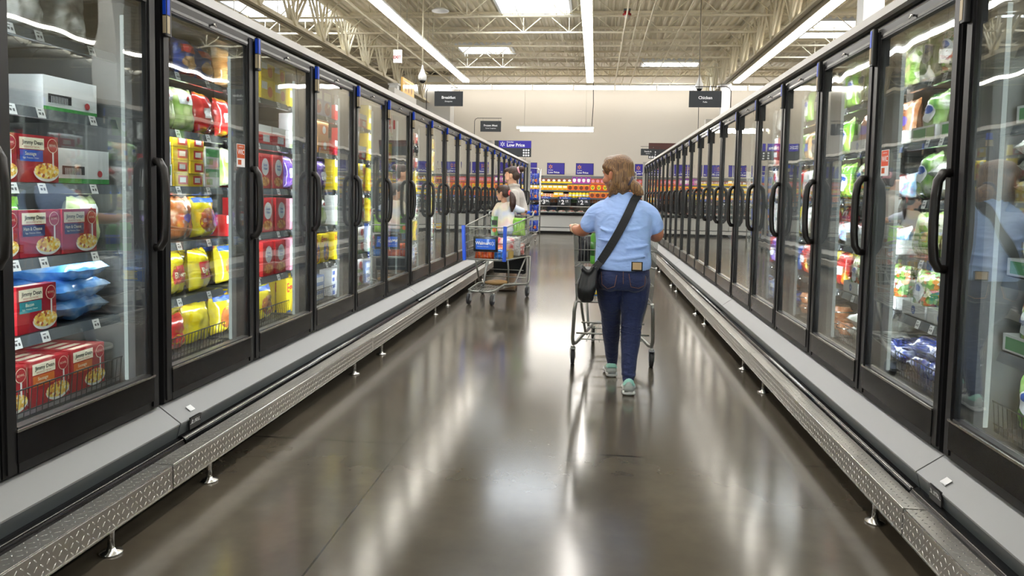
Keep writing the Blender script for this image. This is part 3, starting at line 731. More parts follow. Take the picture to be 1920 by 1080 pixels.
kind('redbag', lambda s=0: bag(.17, .22, .09, REDYF, [('r', .2, .35, .8, .6, WHT_)], seed=s), .165, .22, 'frozen_bag', 'red food bag', 'food bag')
kind('bluered', lambda s=0: bag(.17, .18, .09, flatm('#1f4aa0', .25, .8), [('r', .08, 0, .92, .12, REDB), ('d', .5, .34, .36, .17, ROLLS), ('r', .15, .60, .85, .80, REDB)], seed=s), .17, .18, 'frozen_bag', 'blue bag with rolls', 'food bag')
kind('brown', lambda s=0: bag(.19, .22, .09, BROWNB, [('d', .6, .5, .22, .12, flatm('#5c46a0'))], seed=s), .185, .22, 'frozen_bag', 'brown food bag', 'food bag')
kind('yelr', lambda s=0: bag(.19, .225, .10, YELF, [('r', .2, .28, .85, .7, REDB), ('t', 'Brown', .52, .42, .045, CREAMP, .02, .55)], seed=s), .185, .225, 'frozen_bag', 'yellow and red bag', 'food bag')
kind('redy', lambda s=0: bag(.26, .17, .11, REDYF, [('r', .25, .2, .75, .5, REDB), ('d', .5, .36, .2, .13, YEL_), ('d', .5, .36, .17, .1, REDB)], seed=s), .26, .17, 'frozen_bag', 'red and yellow potato bag', 'food bag')
kind('yell', lambda s=0: bag(.20, .20, .11, YELF, [], seed=s), .19, .20, 'frozen_bag', 'crumpled yellow bag', 'food bag')
kind('yelb', lambda s=0: bag(.21, .21, .11, YELF, [('d', .5, .42, .34, .3, BROWNB), ('r', .05, .86, .95, .97, GVBLUE)], seed=s), .205, .21, 'frozen_bag', 'yellow bag with blue edge', 'food bag')
kind('rolls', lambda s=0: bag(.2, .23, .10, ROLLS, [('r', .3, .3, .7, .55, GVBLUE)], seed=s), .195, .23, 'bread_bag', 'clear bag of rolls', 'bread bag')
kind('redc', lambda: carton(.155, .205, .06, REDB, [('d', .55, .62, .33, .25, WHT_), ('t', 'Great', .55, .64, .022, GVBLUE), ('t', 'Value', .55, .54, .022, GVBLUE), ('d', .5, .2, .4, .14, WAFF)]), .16, .205, 'frozen_box', 'red box with white circle', 'food box')
kind('wgrn', lambda: carton(.155, .10, .10, WHT_, [('r', .05, .5, .95, .9, GRN_), ('r', .1, .1, .5, .4, LGRN)]), .16, .10, 'frozen_box', 'white and green box', 'food box')
kind('yorg', lambda: carton(.13, .06, .10, YEL2, [('r', .3, .15, .95, .85, REDB), ('r', .4, .3, .8, .7, WHT_)]), .135, .06, 'frozen_box', 'small yellow and red box', 'food box')
kind('eggo', lambda: carton(.20, .215, .07, YEL_, [('t', 'Eggo', .42, .62, .085, REDB, .03, .75), ('d', .72, .28, .26, .26, SKYB), ('d', .76, .25, .2, .2, WAFF), ('r', 0, 0, .3, .06, GVBLUE)]), .205, .215, 'waffle_box', 'yellow waffle box', 'waffle box')
kind('eggo2', lambda: carton(.16, .215, .07, YEL_, [('t', 'Eggo', .4, .72, .06, REDB, .03, .7), ('d', .62, .36, .34, .33, BLU_), ('d', .6, .6, .12, .1, WAFF), ('d', .74, .4, .14, .11, WAFF), ('d', .6, .18, .16, .12, WAFF)]), .165, .215, 'waffle_box', 'yellow and blue waffle box', 'waffle box')
kind('pink', lambda: carton(.15, .20, .06, PNK_, [('d', .4, .55, .34, .32, WHT_), ('d', .6, .3, .3, .22, PEPP)]), .155, .20, 'frozen_box', 'pink and white box', 'food box')
kind('lilac', lambda: carton(.17, .19, .06, flatm('#b7a6cf'), [('r', .1, .6, .9, .9, WHT_), ('d', .5, .3, .36, .24, PEPP)]), .175, .19, 'frozen_box', 'pale lilac box', 'food box')
kind('purp', lambda s=0: bag(.17, .23, .09, PURF, [('r', .2, .3, .8, .6, WHT_)], seed=s), .165, .23, 'frozen_bag', 'purple food bag', 'food bag')
kind('orac', lambda: carton(.24, .11, .12, flatm('#d79a5c'), [('r', .3, .2, .95, .8, ORG2), ('d', .62, .5, .14, .26, WHT_)]), .245, .11, 'frozen_box', 'tan box with orange panel', 'food box')
kind('redw', lambda: carton(.20, .11, .10, REDB, [('r', 0, .62, 1, 1, WHT_), ('t', 'FROZEN', .5, .2, .02, WHT_) if 0 else ('r', .4, .12, .85, .5, WHT_)]), .205, .11, 'frozen_box', 'red and white box', 'food box')
kind('ybox', lambda: carton(.17, .115, .08, YEL_, [('r', .05, .5, .5, .88, WHT_), ('d', .72, .4, .2, .28, ORG2), ('r', 0, 0, 1, .08, YEL2)]), .175, .115, 'frozen_box', 'bright yellow box', 'food box')
kind('yboxt', lambda: carton(.15, .20, .06, YEL_, [('r', .1, .65, .9, .9, YEL2), ('d', .5, .35, .3, .2, ORG2), ('r', 0, .94, 1, 1, GRN_)]), .155, .20, 'frozen_box', 'tall yellow box', 'food box')
kind('wbox', lambda: carton(.19, .048, .10, WHT_, [('r', .55, .15, .95, .85, BRN_), ('r', .05, .2, .3, .8, GVBLUE)]), .195, .048, 'frozen_box', 'flat white box', 'food box')
kind('wboxt', lambda: carton(.16, .11, .08, WHT_, [('r', 0, .0, 1, .25, LGRN), ('d', .6, .55, .25, .3, REDB), ('r', .62, .1, .95, .3, BRN_)]), .165, .11, 'frozen_box', 'white box with red spot', 'food box')
kind('bluel', lambda: carton(.2, .06, .12, flatm('#8fa6d8'), [('r', .1, .2, .9, .8, WHT_)]), .205, .06, 'frozen_box', 'pale blue flat box', 'food box')
kind('tub', lambda: clam(.16, .07, .16, BROWNB), .17, .07, 'round_tray', 'round clear food tray', 'food tray')
LABW = flatm('#eef1f2')
kind('veg', lambda s=0: bag(.215, .205, .085, VEG, [('d', .5, .5, .34, .24, LABW), ('t', 'Classic Style', .5, .575, .016, TXB, .0, .5), ('t', 'Vegetable Mix', .5, .47, .026, TXB, .015, .6), ('d', .5, .285, .08, .05, ORG2)], seed=s), .215, .205, 'vegetable_bag', 'mixed vegetable bag', 'vegetable bag')
kind('veg2', lambda s=0: bag(.2, .2, .085, VEG, [('d', .5, .5, .2, .22, LABW), ('d', .5, .6, .1, .08, GVBLUE)], seed=s), .2, .2, 'vegetable_bag', 'carrot and broccoli bag', 'vegetable bag')
kind('okra', lambda s=0: bag(.21, .23, .09, NUGG, [('d', .5, .55, .34, .24, LABW), ('t', 'Breaded', .5, .60, .028, TXB, .015, .6), ('t', 'Okra', .5, .48, .028, TXB, .015, .6)], seed=s), .21, .23, 'vegetable_bag', 'breaded okra bag', 'vegetable bag')
kind('gblue', lambda s=0: bag(.2, .22, .09, mixmat('green under film', [(.34, S_('#4f8f3a')), (.5, S_('#9cc46a')), (.66, S_('#e8efe0')), (.8, S_('#2c5f2a'))], 13, kind='noise', bump=.7, coat=1., rough=.15), [('d', .5, .52, .26, .2, LABW), ('d', .5, .6, .18, .09, GVBLUE)], seed=s), .195, .22, 'vegetable_bag', 'green vegetable bag', 'vegetable bag')
kind('lime', lambda s=0: bag(.18, .23, .08, LIMEF, [('d', .5, .45, .32, .25, LABW), ('d', .5, .55, .16, .08, GVBLUE)], seed=s), .175, .23, 'vegetable_bag', 'lime green bag', 'vegetable bag')
kind('caul', lambda s=0: bag(.31, .26, .08, CAULI, seed=s, lie=True), .30, .068, 'vegetable_bag', 'white cauliflower bag lying flat', 'vegetable bag')
kind('salad', lambda s=0: bag(.24, .2, .1, SALAD, seed=s), .235, .20, 'vegetable_bag', 'leafy green bag', 'vegetable bag')
kind('navy', lambda s=0: bag(.34, .27, .09, NAVYF, seed=s, lie=True), .33, .075, 'frozen_bag', 'navy blue bag lying flat', 'food bag')
kind('ocean', lambda s=0: bag(.22, .2, .10, OCEAN, [('d', .5, .45, .3, .26, WHT_)], seed=s), .215, .2, 'frozen_bag', 'bright blue bag', 'food bag')
kind('pizza', lambda: carton(.27, .215, .035, flatm('#e6dcc8'), [('d', .5, .5, .42, .46, PEPP)]), .275, .215, 'pizza_box', 'cream pizza box', 'pizza box')
kind('rwb', lambda s=0: bag(.24, .12, .10, mixmat('red white blue film', [(.34, S_('#c8252b')), (.48, S_('#e9ebec')), (.6, S_('#7fb8e8')), (.75, S_('#c8252b'))], 12, kind='noise', bump=.6, coat=.9, rough=.18), [], seed=s), .235, .12, 'frozen_bag', 'red and white bag', 'food bag')
kind('trayG', lambda: tray(.245, .062, .30, WHT_, [('r', .08, .15, .62, .85, flatm('#3f9a56')), ('r', .66, .15, .97, .85, LGRN)]), .25, .062, 'display_tray', 'white and green display tray', 'display tray')
kind('trayB', lambda: tray(.245, .062, .30, WHT_, [('d', .5, .5, .085, .33, GVBLUE), ('t', 'GV', .5, .38, .018, WHT_)]), .25, .062, 'display_tray', 'white display tray', 'display tray')
kind('trayW', lambda: tray(.32, .07, .26, WHT_, []), .33, .07, 'display_tray', 'plain white tray', 'display tray')
for k_, v in K.items():
    n = 4 if v['fn'].__code__.co_argcount else 1
    v['mesh'] = [(v['fn'](q+len(k_)) if n > 1 else v['fn']()).mesh(v['name']) for q in range(n)]
SHN = ['bottom basket', 'second shelf', 'third shelf', 'fourth shelf', 'fifth shelf', 'top shelf']
CNT = {}
def put(k, side, door, j, yw, z, dx=0, tilt=0, rz=0, extra=''):
    v = K[k]; X, rot = (XL, 0) if side == 'Breakfast' else (XR, PI); s = 1 if rot == 0 else -1
    CNT[(side, door, j, k)] = CNT.get((side, door, j, k), 0)+1; n = CNT[(side, door, j, k)]
    me = random.choice(v['mesh']); o = bpy.data.objects.new(v['name'], me); COL.objects.link(o)
    o.location = (X+s*(-.142-dx), yw, z+.0015+(.10*math.sin(-tilt) if tilt < 0 else 0)); o.rotation_euler = (0, tilt, rot+rz)
    if 0 < j < 5 and v['h'] > .2: o.scale = (1, 1, .205/v['h'])
    loc = 'in' if j == 0 else 'on'
    lab = '%s, %s%s %s %s of %s door, %s side' % (v['desc'], extra, ORD[min(n, 30)], loc, SHN[j], ORD[door+1], side)
    tag(o, lab, v['cat'], '%s %s %s, %s door %s side' % (v['desc'], loc, SHN[j], ORD[door+1], side))
    return o
def fill(side, door, j, spec, start=.0, depth2=False):
    """spec: list of items laid from the near end; item = (kind, stack) or 'kind'; trays written as ('trayG','veg')"""
    ya = {'Breakfast': 2.985, 'Chicken': 2.885}[side]+.015+DW*(door-1)+(.03*((door-1)//5) if door else -.03)
    y = ya+.045+start; end = ya+DW-.022; z = SHZ[j]; i = 0
    run = []; yy_ = y; q_ = 0
    while spec and q_ < 30:
        it = spec[q_ % len(spec)]; q_ += 1
        w_ = float(it[1:]) if it[0] == '_' else (K[it]['w'] if not isinstance(it, tuple) else K[it[0]]['w'])+.004
        if it[0] != '_' and yy_+w_ > end+.02: break
        yy_ += w_; run.append(it)
    nn = sum(1 for r_ in run if r_[0] != '_'); gap = max(0, min(.03, (end-yy_)/max(nn-1, 1))) if side == 'Breakfast' else max(0, (end-yy_)/max(nn-1, 1))
    dx0 = .0 if j else .02
    while spec:
        if i >= len(run): break
        it = run[i]; i += 1
        if it[0] == '_': y += float(it[1:]); continue
        tr = None; st = 1; k = it
        if isinstance(it, tuple):
            if isinstance(it[1], int): k, st = it
            else: tr, k = it
        w = K[tr]['w'] if tr else K[k]['w']
        yc = y+w/2; y += w+.004+gap
        zz = z
        if tr:
            put(tr, side, door, j, yc, z, dx0); zz = z+.005
            put(k, side, door, j, yc, zz, dx0+.012, tilt=random.uniform(-.12, -.02), rz=random.uniform(-.04, .04))
            if door < 4: put(k, side, door, j, yc+random.uniform(-.01, .01), zz, dx0+.125, tilt=random.uniform(-.12, -.02), extra='behind, ')
            continue
        box = len(K[k]['mesh']) == 1
        if box and st == 1 and not tr and it == k and K[k]['h'] < .125 and door < 6: st = 2 if j else 1
        for q in range(st):
            put(k, side, door, j, yc+(0 if box else random.uniform(-.012, .012)), zz, dx0+(random.uniform(0, .008) if box else random.uniform(0, .02)), tilt=0 if box or st > 1 else random.uniform(-.14, -.02),
                rz=random.uniform(-.02, .02) if box else random.uniform(-.10, .10), extra=('' if st == 1 else 'stacked '))
            zz += K[k]['h']+.002
        if (depth2 or 0 < door < 4) and st == 1: put(k, side, door, j, yc, z, dx0+(.09 if box else .13), tilt=0, extra='behind, ')
B, C = 'Breakfast', 'Chicken'
# nearest Breakfast-side door
fill(B, 0, 5, ['clear']); fill(B, 0, 4, ['tealbox', '_.9'], 0); put('wcarton', B, 0, 4, 2.755, SHZ[4], .05); fill(B, 0, 3, ['_.05', 'bB', 'bB', '_.9']); put('wcarton', B, 0, 3, 2.782, SHZ[3], .02)
fill(B, 0, 2, ['_.055', 'bT', 'bN', 'bN', '_.9']); put('green', B, 0, 2, 2.882, SHZ[2], .055, tilt=-.08); put('lime', B, 0, 2, 2.5, SHZ[2], .10, tilt=-.05); fill(B, 0, 1, ['_.0', 'bT', 'bT', ('lblue', 3)])
y0_ = 2.985-DW
for r in range(6):
    for q in range(3):
        put('bO', B, 0, 0, y0_+.10+.1+q*.215+.04, SHZ[0], .03+r*.05, rz=0, extra='' if r == 0 else 'behind, ')
fill(B, 1, 5, ['clear', 'clear', '_.03', 'bluered', '_.02', 'bluered']); fill(B, 1, 4, ['rolls', 'green', 'green', 'redbag']); fill(B, 1, 3, [('wgrn', 2), ('wgrn', 2), ('yorg', 4), ('yorg', 4)])
fill(B, 1, 2, ['redbag', 'brown', 'brown', 'yelb']); fill(B, 1, 1, [('lblue', 3), 'yelr', 'yelr', 'yelr']); fill(B, 1, 0, ['redy', 'redy', 'yell'], depth2=True)
fill(B, 2, 5, ['rolls', 'yelb', 'ybox', 'ybox']); fill(B, 2, 4, ['redbag', 'clear', ('redw', 1), ('redw', 1)]); fill(B, 2, 3, ['green', 'redc', 'redc', 'redc']); fill(B, 2, 2, [('redw', 1), 'redc', 'redc', 'redc'])
fill(B, 2, 1, ['yelb', 'yelb', 'redc', 'redc']); fill(B, 2, 0, ['yelb', 'yelb', 'yelb'], depth2=True)
fill(B, 3, 5, [('ybox', 1), ('ybox', 1), 'lilac', 'lilac']); fill(B, 3, 4, ['wboxt', 'orac', 'orac', 'wboxt']); fill(B, 3, 3, ['purp', 'pink', 'purp', 'purp']); fill(B, 3, 2, ['pink', 'lilac', 'lilac', 'green'])
fill(B, 3, 1, ['pink', 'pink', 'eggo2', 'eggo2']); fill(B, 3, 0, [('eggo', 1), 'eggo', ('bluel', 3)])
LW = [[('redw', 1), 'wboxt', 'redw'], [('redw', 1), 'redw', 'wboxt'], [('ybox', 2)], ['wboxt', ('wboxt', 2), 'eggo2'], ['eggo2', ('wboxt', 2)], [('wbox', 4), ('wboxt', 2)]]
LW2 = [['ybox', 'wboxt'], [('ybox', 2), 'yboxt'], ['yboxt'], ['yboxt', ('wbox', 4)], [('wboxt', 2), 'pink'], [('bluel', 3), ('wbox', 4)]]
LW3 = [['wboxt', 'ybox'], [('wbox', 4), ('wboxt', 2)], ['pink', ('wboxt', 2)], ['yboxt', 'lilac'], ['ybox', 'yboxt'], ['eggo', 'eggo2']]
for d in range(4, 9):
    L_ = [LW, LW2, LW3][(d-4) % 3]
    for j in range(6): fill(B, d, 5-j, L_[j])
# Chicken side
fill(C, 0, 5, ['_.02', 'okra', 'okra', 'okra']); fill(C, 0, 4, ['trayG', ('trayG', 'lime'), ('trayG', 'gblue')]); fill(C, 0, 3, [('caul', 2), ('caul', 3)]); fill(C, 0, 2, [('trayG', 'veg')]); fill(C, 0, 1, [('trayG', 'veg')])
fill(C, 0, 0, ['ocean', 'ocean', 'gblue', 'ocean'], depth2=True)
fill(C, 1, 5, ['gblue', 'gblue', 'veg2', 'gblue']); fill(C, 1, 4, ['rolls', ('trayG', 'lime'), ('trayG', 'gblue')]); fill(C, 1, 3, [('caul', 3), ('caul', 2), 'gblue']); fill(C, 1, 2, ['gblue', 'salad', 'salad', 'clear'])
fill(C, 1, 1, [('trayG', 'veg'), ('trayB', 'veg2'), ('trayB', 'veg2')]); fill(C, 1, 0, [('navy', 3), ('navy', 2)])
fill(C, 2, 5, ['salad', 'gblue', 'gblue']); fill(C, 2, 4, [('trayB', 'brown'), ('trayB', 'rolls')]); fill(C, 2, 3, ['rwb', 'rwb', 'veg2']); fill(C, 2, 2, [('trayW', 'rwb'), ('trayW', 'rwb')]); fill(C, 2, 1, [('trayB', 'veg2'), ('trayB', 'salad')]); fill(C, 2, 0, [('navy', 1), ('caul', 2)])
fill(C, 3, 5, ['lime', 'lime', 'gblue']); fill(C, 3, 4, ['lime', 'gblue', 'lime']); fill(C, 3, 3, ['lime', 'lime', 'yelr']); fill(C, 3, 2, ['rwb', 'redbag', 'yelb']); fill(C, 3, 1, ['redbag', 'yelr', 'purp']); fill(C, 3, 0, ['tub', ('tub', 2), 'tub', 'tub'])
RW = [['lime', 'clear'], ['rolls', 'gblue'], ['clear', 'redbag'], ['clear', 'yelb'], ['redbag', 'bluered'], [('tub', 2), ('navy', 1)]]
RW2 = [['clear'], ['redw', 'wboxt'], [('wboxt', 2), 'brown'], ['wboxt', 'redbag'], ['purp', 'redc'], [('bluel', 2), 'rwb']]
for d in range(4, 10):
    L_ = [RW, RW2][(d-4) % 2]
    for j in range(6): fill(C, d, 5-j, L_[j])
# ------------------------------------------------------------------ meat case and shelves along the back wall
YB = 25.45
GLC = mat('case front glass', (.55, .62, .66), .08, coat=.5)
MEAT = mixmat('packed meat', [(0, S_('#d9928a')), (.4, S_('#efd6cf')), (.7, S_('#c9685e')), (.88, S_('#f5ece8'))], 18)
MEATP = MB(); MEATP.rbox(-.14, .14, -.1, .1, 0, .03, .03, WHITE).ell((0, 0, .04), (.12, .08, .035), MEAT, 12, 6); MEATM = MEATP.mesh('meat_pack')
def sunburst(b, fn, u, v, r, m, n=6):
    for k in range(n):
        t = 2*PI*k/n+PI/2
        c, s = math.cos(t), math.sin(t); q = r*.16
        P = [(r*.28, -q*.5), (r*.6, -q), (r*.95, -q*.7), (r, 0), (r*.95, q*.7), (r*.6, q), (r*.28, q*.5)]
        b.add([fn(u+a*c-d*s, v+a*s+d*c) for a, d in P], [tuple(range(len(P)))], m)
YSTAR = flatm('#f4a028', .5, 0); 
def lowprice(x0, x1, z0, z1, y, lab, star=YSTAR, name='price_poster', m=VIOLET):
    b = MB(); b.box(x0-.01, x1+.01, y, y+.02, z0-.01, z1+.01, INK); W = x1-x0; H = z1-z0
    fn = lambda e: (lambda u, v: (x0+u, y-e, z0+v))
    b.flat(fn(.002), 0, 0, W, H, m); sunburst(b, fn(.004), W*.19, H*.66, H*.2, star)
    b.text(fn(.004), 'Everyday', W*.07, H*.33, H*.12, PAPER, 'L', .02); b.text(fn(.004), 'Low Price', W*.07, H*.08, H*.25, PAPER, 'L', .03, maxw=W*.8)
    o = b.build(name); return tag(o, lab, 'sign')
CX = (-12.6, 12.6)
n = 7; wseg = (CX[1]-CX[0])/n
def refrig(k):
    x0 = CX[0]+k*wseg+.004; x1 = x0+wseg-.008
    r = empty('meat_case', '%s grey open meat case along the back wall, counted from the Breakfast side' % ORD[k+1], 'meat case', ((x0+x1)/2, YB, 0)); w = (x1-x0)/2
    b = MB(); b.box(-w, w, .02, 1.25, .16, .60, LINER).box(-w, w, 1.0, 1.25, .6, 1.95, LINER).box(-w, w, .06, 1.2, 0, .16, BLACK); b.build('cabinet_body', r)
    b = MB(); b.box(-w, w, 0, .02, .22, .61, mat('meat case panel', (.48, .48, .46), .4)); b.build('front_panel', r)
    b = MB(); b.box(-w, w, -.03, .03, .61, .67, BLACKG); b.build('bumper', r)
    b = MB(); b.box(-w, w, .0, .012, .67, .89, GLASS); b.build('front_glass', r)
    b = MB(); b.box(-w, w, -.012, .03, .89, .925, CHROME); b.build('top_rail', r)
    b = MB(); b.box(-w, w, -.10, -.03, .09, .19, mat('guard rail pale', (.62, .62, .6), .35, metal=.3)); p = b.build('foot_rail', r)
    for q in (-.7, .1, .9): b = MB(); b.tube([(q, -.065, 0), (q, -.065, .1)], .012, CHROME, 6); b.build('rail_post', p)
    b = MB(); b.box(-w, w, .2, 1.0, .66, .69, SHELFM); b.build('deck', r)
    for z, d in ((1.18, .28), (1.42, .38), (1.66, .48)):
        b = MB(); b.box(-w, w, d, 1.0, z-.02, z, SHELFM).box(-w, w, d-.012, d, z-.025, z+.02, RAILM); b.build('shelf', r)
    b = MB(); b.box(-w, w, .6, 1.0, 1.0, 1.03, SHELFM); b.build('shelf', r)
    return r
for k in range(n): refrig(k)
for q in range(26):
    x = -4.2+q*.31; o = bpy.data.objects.new('meat_pack', MEATM); COL.objects.link(o); o.location = (x, YB+.24+.05*(q % 2), .70); o.rotation_euler = (0, 0, random.uniform(-.3, .3))
    tag(o, 'pale pink meat pack lying in the glass-fronted well of the back case', 'meat pack', 'meat packs in the back case well')
# price strips
def price(x0, x1, dollars, cents, lab):
    z0, z1 = .955, 1.225; y = YB+.16; b = MB(); b.box(x0, x1, y, y+.012, z0, z1, SIGNG); fn = lambda e: (lambda u, v: (x0+u, y-e, z0+v)); W = x1-x0
    b.flat(fn(.002), W*.12, .20, W, .27, BLU_); b.text(fn(.004), 'Low Price', W*.56, .215, .04, PAPER, bold=.02); disc(b, fn(.004), W*.2, .235, .022, .022, PNK_)
    if dollars: b.text(fn(.004), '$', W*.14, .10, .07, PAPER, bold=.03); b.text(fn(.004), dollars, W*.38, .025, .20, PAPER, bold=.04); b.text(fn(.004), cents, W*.72, .09, .10, PAPER, bold=.03)
    o = b.build('price_board'); b2 = MB(); b2.box(x0+.02, x0+.03, y+.012, y+.03, .925, z0+.02, CHROME).box(x1-.03, x1-.02, y+.012, y+.03, .925, z0+.02, CHROME); b2.build('foot', o)
    tag(o, lab, 'price sign')
price(-1.83, -1.49, '3', '94.', 'dark price board reading $3 94 behind the chrome wire rack of blue bags')
price(-1.24, -.80, '2', '17.', 'dark price board reading $2 17 above the back meat case')
price(-.60, -.16, '2', '18.', 'dark price board reading $2 18 beside the green packs on the back meat case')
for q, (x, lab) in enumerate([(-3.2, 'outermost board on the Breakfast side'), (-2.5, 'second board from the Breakfast end'), (.35, 'next after the $2 18 board'), (.95, 'second after the $2 18 board'), (1.55, 'third after the $2 18 board'), (2.2, 'fourth after the $2 18 board'), (2.9, 'outermost board on the Chicken side')]):
    price(x, x+.42, '5', '97.', 'dark price board reading $5 97, %s' % lab)
# posters on the wall
for k, x in enumerate([-4.95, -4.25, -3.55, -2.72, -1.73, -.70, .30, 1.38, 2.42, 3.5, 4.5]):
    lowprice(x, x+.61, 2.03, 2.42, YW-.021, ['first', 'second', 'third', 'fourth', 'fifth', 'sixth', 'seventh', 'eighth', 'ninth', 'tenth', 'eleventh'][k]+' indigo Low Price poster on the back wall, counted from the white pier')
# goods on the back shelves
def small(W, H, D, base, els=[]): return carton(W, H, D, base, els)
BG = {}
def bk(key, b, name, desc, cat): BG[key] = (b.mesh(name), name, desc, cat)
bk('y', carton(.16, .15, .1, YEL_, [('r', .1, .5, .9, .85, WHT_), ('r', .1, .1, .9, .3, ORG2)]), 'yellow_pack', 'small yellow pack', 'food pack')
bk('o', carton(.18, .17, .1, ORG2, [('d', .5, .45, .36, .34, flatm('#7a3a20')), ('r', .05, .86, .95, .97, YEL_)]), 'orange_pack', 'orange pack', 'food pack')
bk('oy', carton(.20, .19, .06, flatm('#e2501f'), [('d', .5, .5, .34, .38, YEL_), ('d', .38, .55, .08, .1, INK), ('d', .62, .55, .08, .1, INK), ('d', .5, .35, .14, .1, GRN_)]), 'orange_pack', 'orange pack with yellow disc', 'food pack')
bk('p', carton(.15, .19, .06, flatm('#b03aa0'), [('d', .5, .5, .36, .34, WHT_), ('r', .1, .75, .9, .95, PUR_)]), 'magenta_pack', 'magenta pack', 'food pack')
bk('b', carton(.17, .13, .1, flatm('#8a4a38'), [('r', 0, 0, 1, .34, YEL_), ('d', .5, .6, .3, .25, WHT_)]), 'brown_pack', 'brown and yellow pack', 'food pack')
bk('r', carton(.15, .15, .08, flatm('#b5443a'), [('d', .5, .5, .36, .34, PNK_), ('r', 0, 0, 1, .2, ORG2)]), 'red_pack', 'red and orange pack', 'food pack')
bk('w', carton(.17, .06, .12, flatm('#efc9a0'), [('r', .1, .2, .9, .8, flatm('#e8732a')), ('r', .3, .3, .6, .7, WHT_)]), 'flat_pack', 'flat pale orange pack', 'food pack')
bk('g', carton(.15, .05, .1, flatm('#2f7a3a'), [('r', .1, .2, .9, .8, LGRN)]), 'green_pack', 'flat green pack', 'food pack')
bk('m', carton(.16, .16, .08, flatm('#e9e3ee'), [('r', 0, .55, 1, 1, PUR_), ('r', .1, .1, .9, .3, ORG2)]), 'purple_pack', 'white and purple pack', 'food pack')
cans = MB(); cans.lathe([(.05, 0), (.055, .02), (.055, .14), (.045, .15)], (-.055, 0, 0), YEL_, 14); cans.lathe([(.056, .05), (.056, .09)], (-.055, 0, 0), WHT_, 14)
bk('c', cans, 'yellow_tub', 'round yellow tub', 'food tub')
zone = lambda x: 0 if x < -3.6 else 1 if x < -.95 else 2 if x < -.25 else 3 if x < 2.0 else 4
TBL = {1.685: ['m', 'b', 'p', 'r', 'b'], 1.445: ['o', 'y', 'o', 'oy', 'm'], 1.205: ['o', 'y', 'c', 'o', 'c'], 1.03: ['w', 'w', 'g', 'w', 'r']}
for z, ks in TBL.items():
    d = {1.685: .50, 1.445: .40, 1.205: .30, 1.03: .62}[z]
    x = -6.4; n = 0
    while x < 6.2:
        k = ks[zone(x)]
        if z == 1.445 and -2.2 < x < -1.1: k = 'y'
        if z == 1.205 and x > -2.4 and x < -.95: k = 'w' if int(x*5) % 3 else 'y'
        me, nm, ds, ct = BG[k]
        if n % 9 == 8 and k in 'bo' and z > 1.6: k = 'y'; me, nm, ds, ct = BG['y']
        w = me.vertices[0].co.y; w = max(v.co.y for v in me.vertices)-min(v.co.y for v in me.vertices)
        rep = 2 if k in 'wg' else 1
        for q in range(rep):
            o = bpy.data.objects.new(nm, me); COL.objects.link(o); o.scale = (1, 1, 1.0 if k in 'wg' else (1.12 if z > 1.05 else 1)); o.location = (x+w/2, YB+d+random.uniform(0, .03), z+.001+q*.062); o.rotation_euler = (0, 0, -PI/2+random.uniform(-.05, .05))
            sn = {1.685: 'top', 1.445: 'second', 1.205: 'third', 1.03: 'lowest'}[z]
            part = ['behind the white pier', 'nearest the wire rack', 'above the $2 price boards', 'behind the shopping woman', 'at the Chicken-side end'][zone(x)]
            tag(o, '%s on the %s back-wall shelf %s' % (ds, sn, part), ct, '%ss on the %s back shelf %s' % (ds, sn, part))
        x += w+.006; n += 1

# ------------------------------------------------------------------ hanging aisle signs on bent poles
def hook_sign(x, y, z, s, W, H, t1, t2, lab, base_z=2.14, txt=.055):
    r = empty('aisle_sign', lab, 'sign', (x, y, base_z)); zt = z-base_z+H/2+.055
    b = MB(); L = W+.10
    pts = [(0, 0, 0), (0, 0, zt-.06), (s*.018, 0, zt-.02), (s*.06, 0, zt), (s*(L+.03), 0, zt)]
    b.tube(pts, .006, BLACK, 6); b.build('pole', r)
    xc = s*(L-W/2+.02)
    b = MB(); b.box(xc-W/2, xc+W/2, -.006, .006, zt-.055-H, zt-.055, SIGNG); fn = lambda u, v: (xc+u, -.0075, zt-.055-H/2+v)
    b.text(fn, t1, 0, .0, txt, PAPER, bold=.02); b.text(fn, t2, 0, -.047, txt*.5, PAPER, bold=.01); b.build('sign_board', r)
    b = MB()
    for q in (-.38, .38): b.tube([(xc+q*W, 0, zt), (xc+q*W, 0, zt-.06)], .003, CHROME, 4)
    b.build('hook', r)
    return r
hook_sign(-2.49, 11.1, 2.635, 1, .42, .215, 'Breakfast', 'Desayuno', 'charcoal sign reading Breakfast on a bent pole above the freezers')
hook_sign(1.74, 10.4, 2.56, -1, .42, .215, 'Chicken', 'Pollo', 'charcoal sign reading Chicken on a bent pole above the freezers')
hook_sign(-2.46, 15.4, 2.625, 1, .42, .215, 'Frozen Meat', 'Carnes Congeladas', 'charcoal sign reading Frozen Meat on a bent pole above the freezers')
r = hook_sign(1.62, 20.05, 2.42, -1, .36, .17, 'Snacks &', 'Appetizers', 'small charcoal sign reading Snacks & Appetizers at the far end of the aisle', txt=.05, base_z=2.14)
# little boxes on the case tops
for nm, x, y, w, lab in (('junction_box', -1.93, 13.8, .12, 'small grey box on the Breakfast-side freezer top'), ('junction_box', 1.42, 9.9, .14, 'small grey box on the Chicken-side freezer top'), ('junction_box', 1.6, 13.2, .10, 'small grey box below the drop cable on the Chicken side')):
    b = MB(); b.rbox(x-w/2, x+w/2, y-.06, y+.06, 2.131, 2.131+w*.8, .015, FASCIA); tag(b.build(nm), lab, 'box')
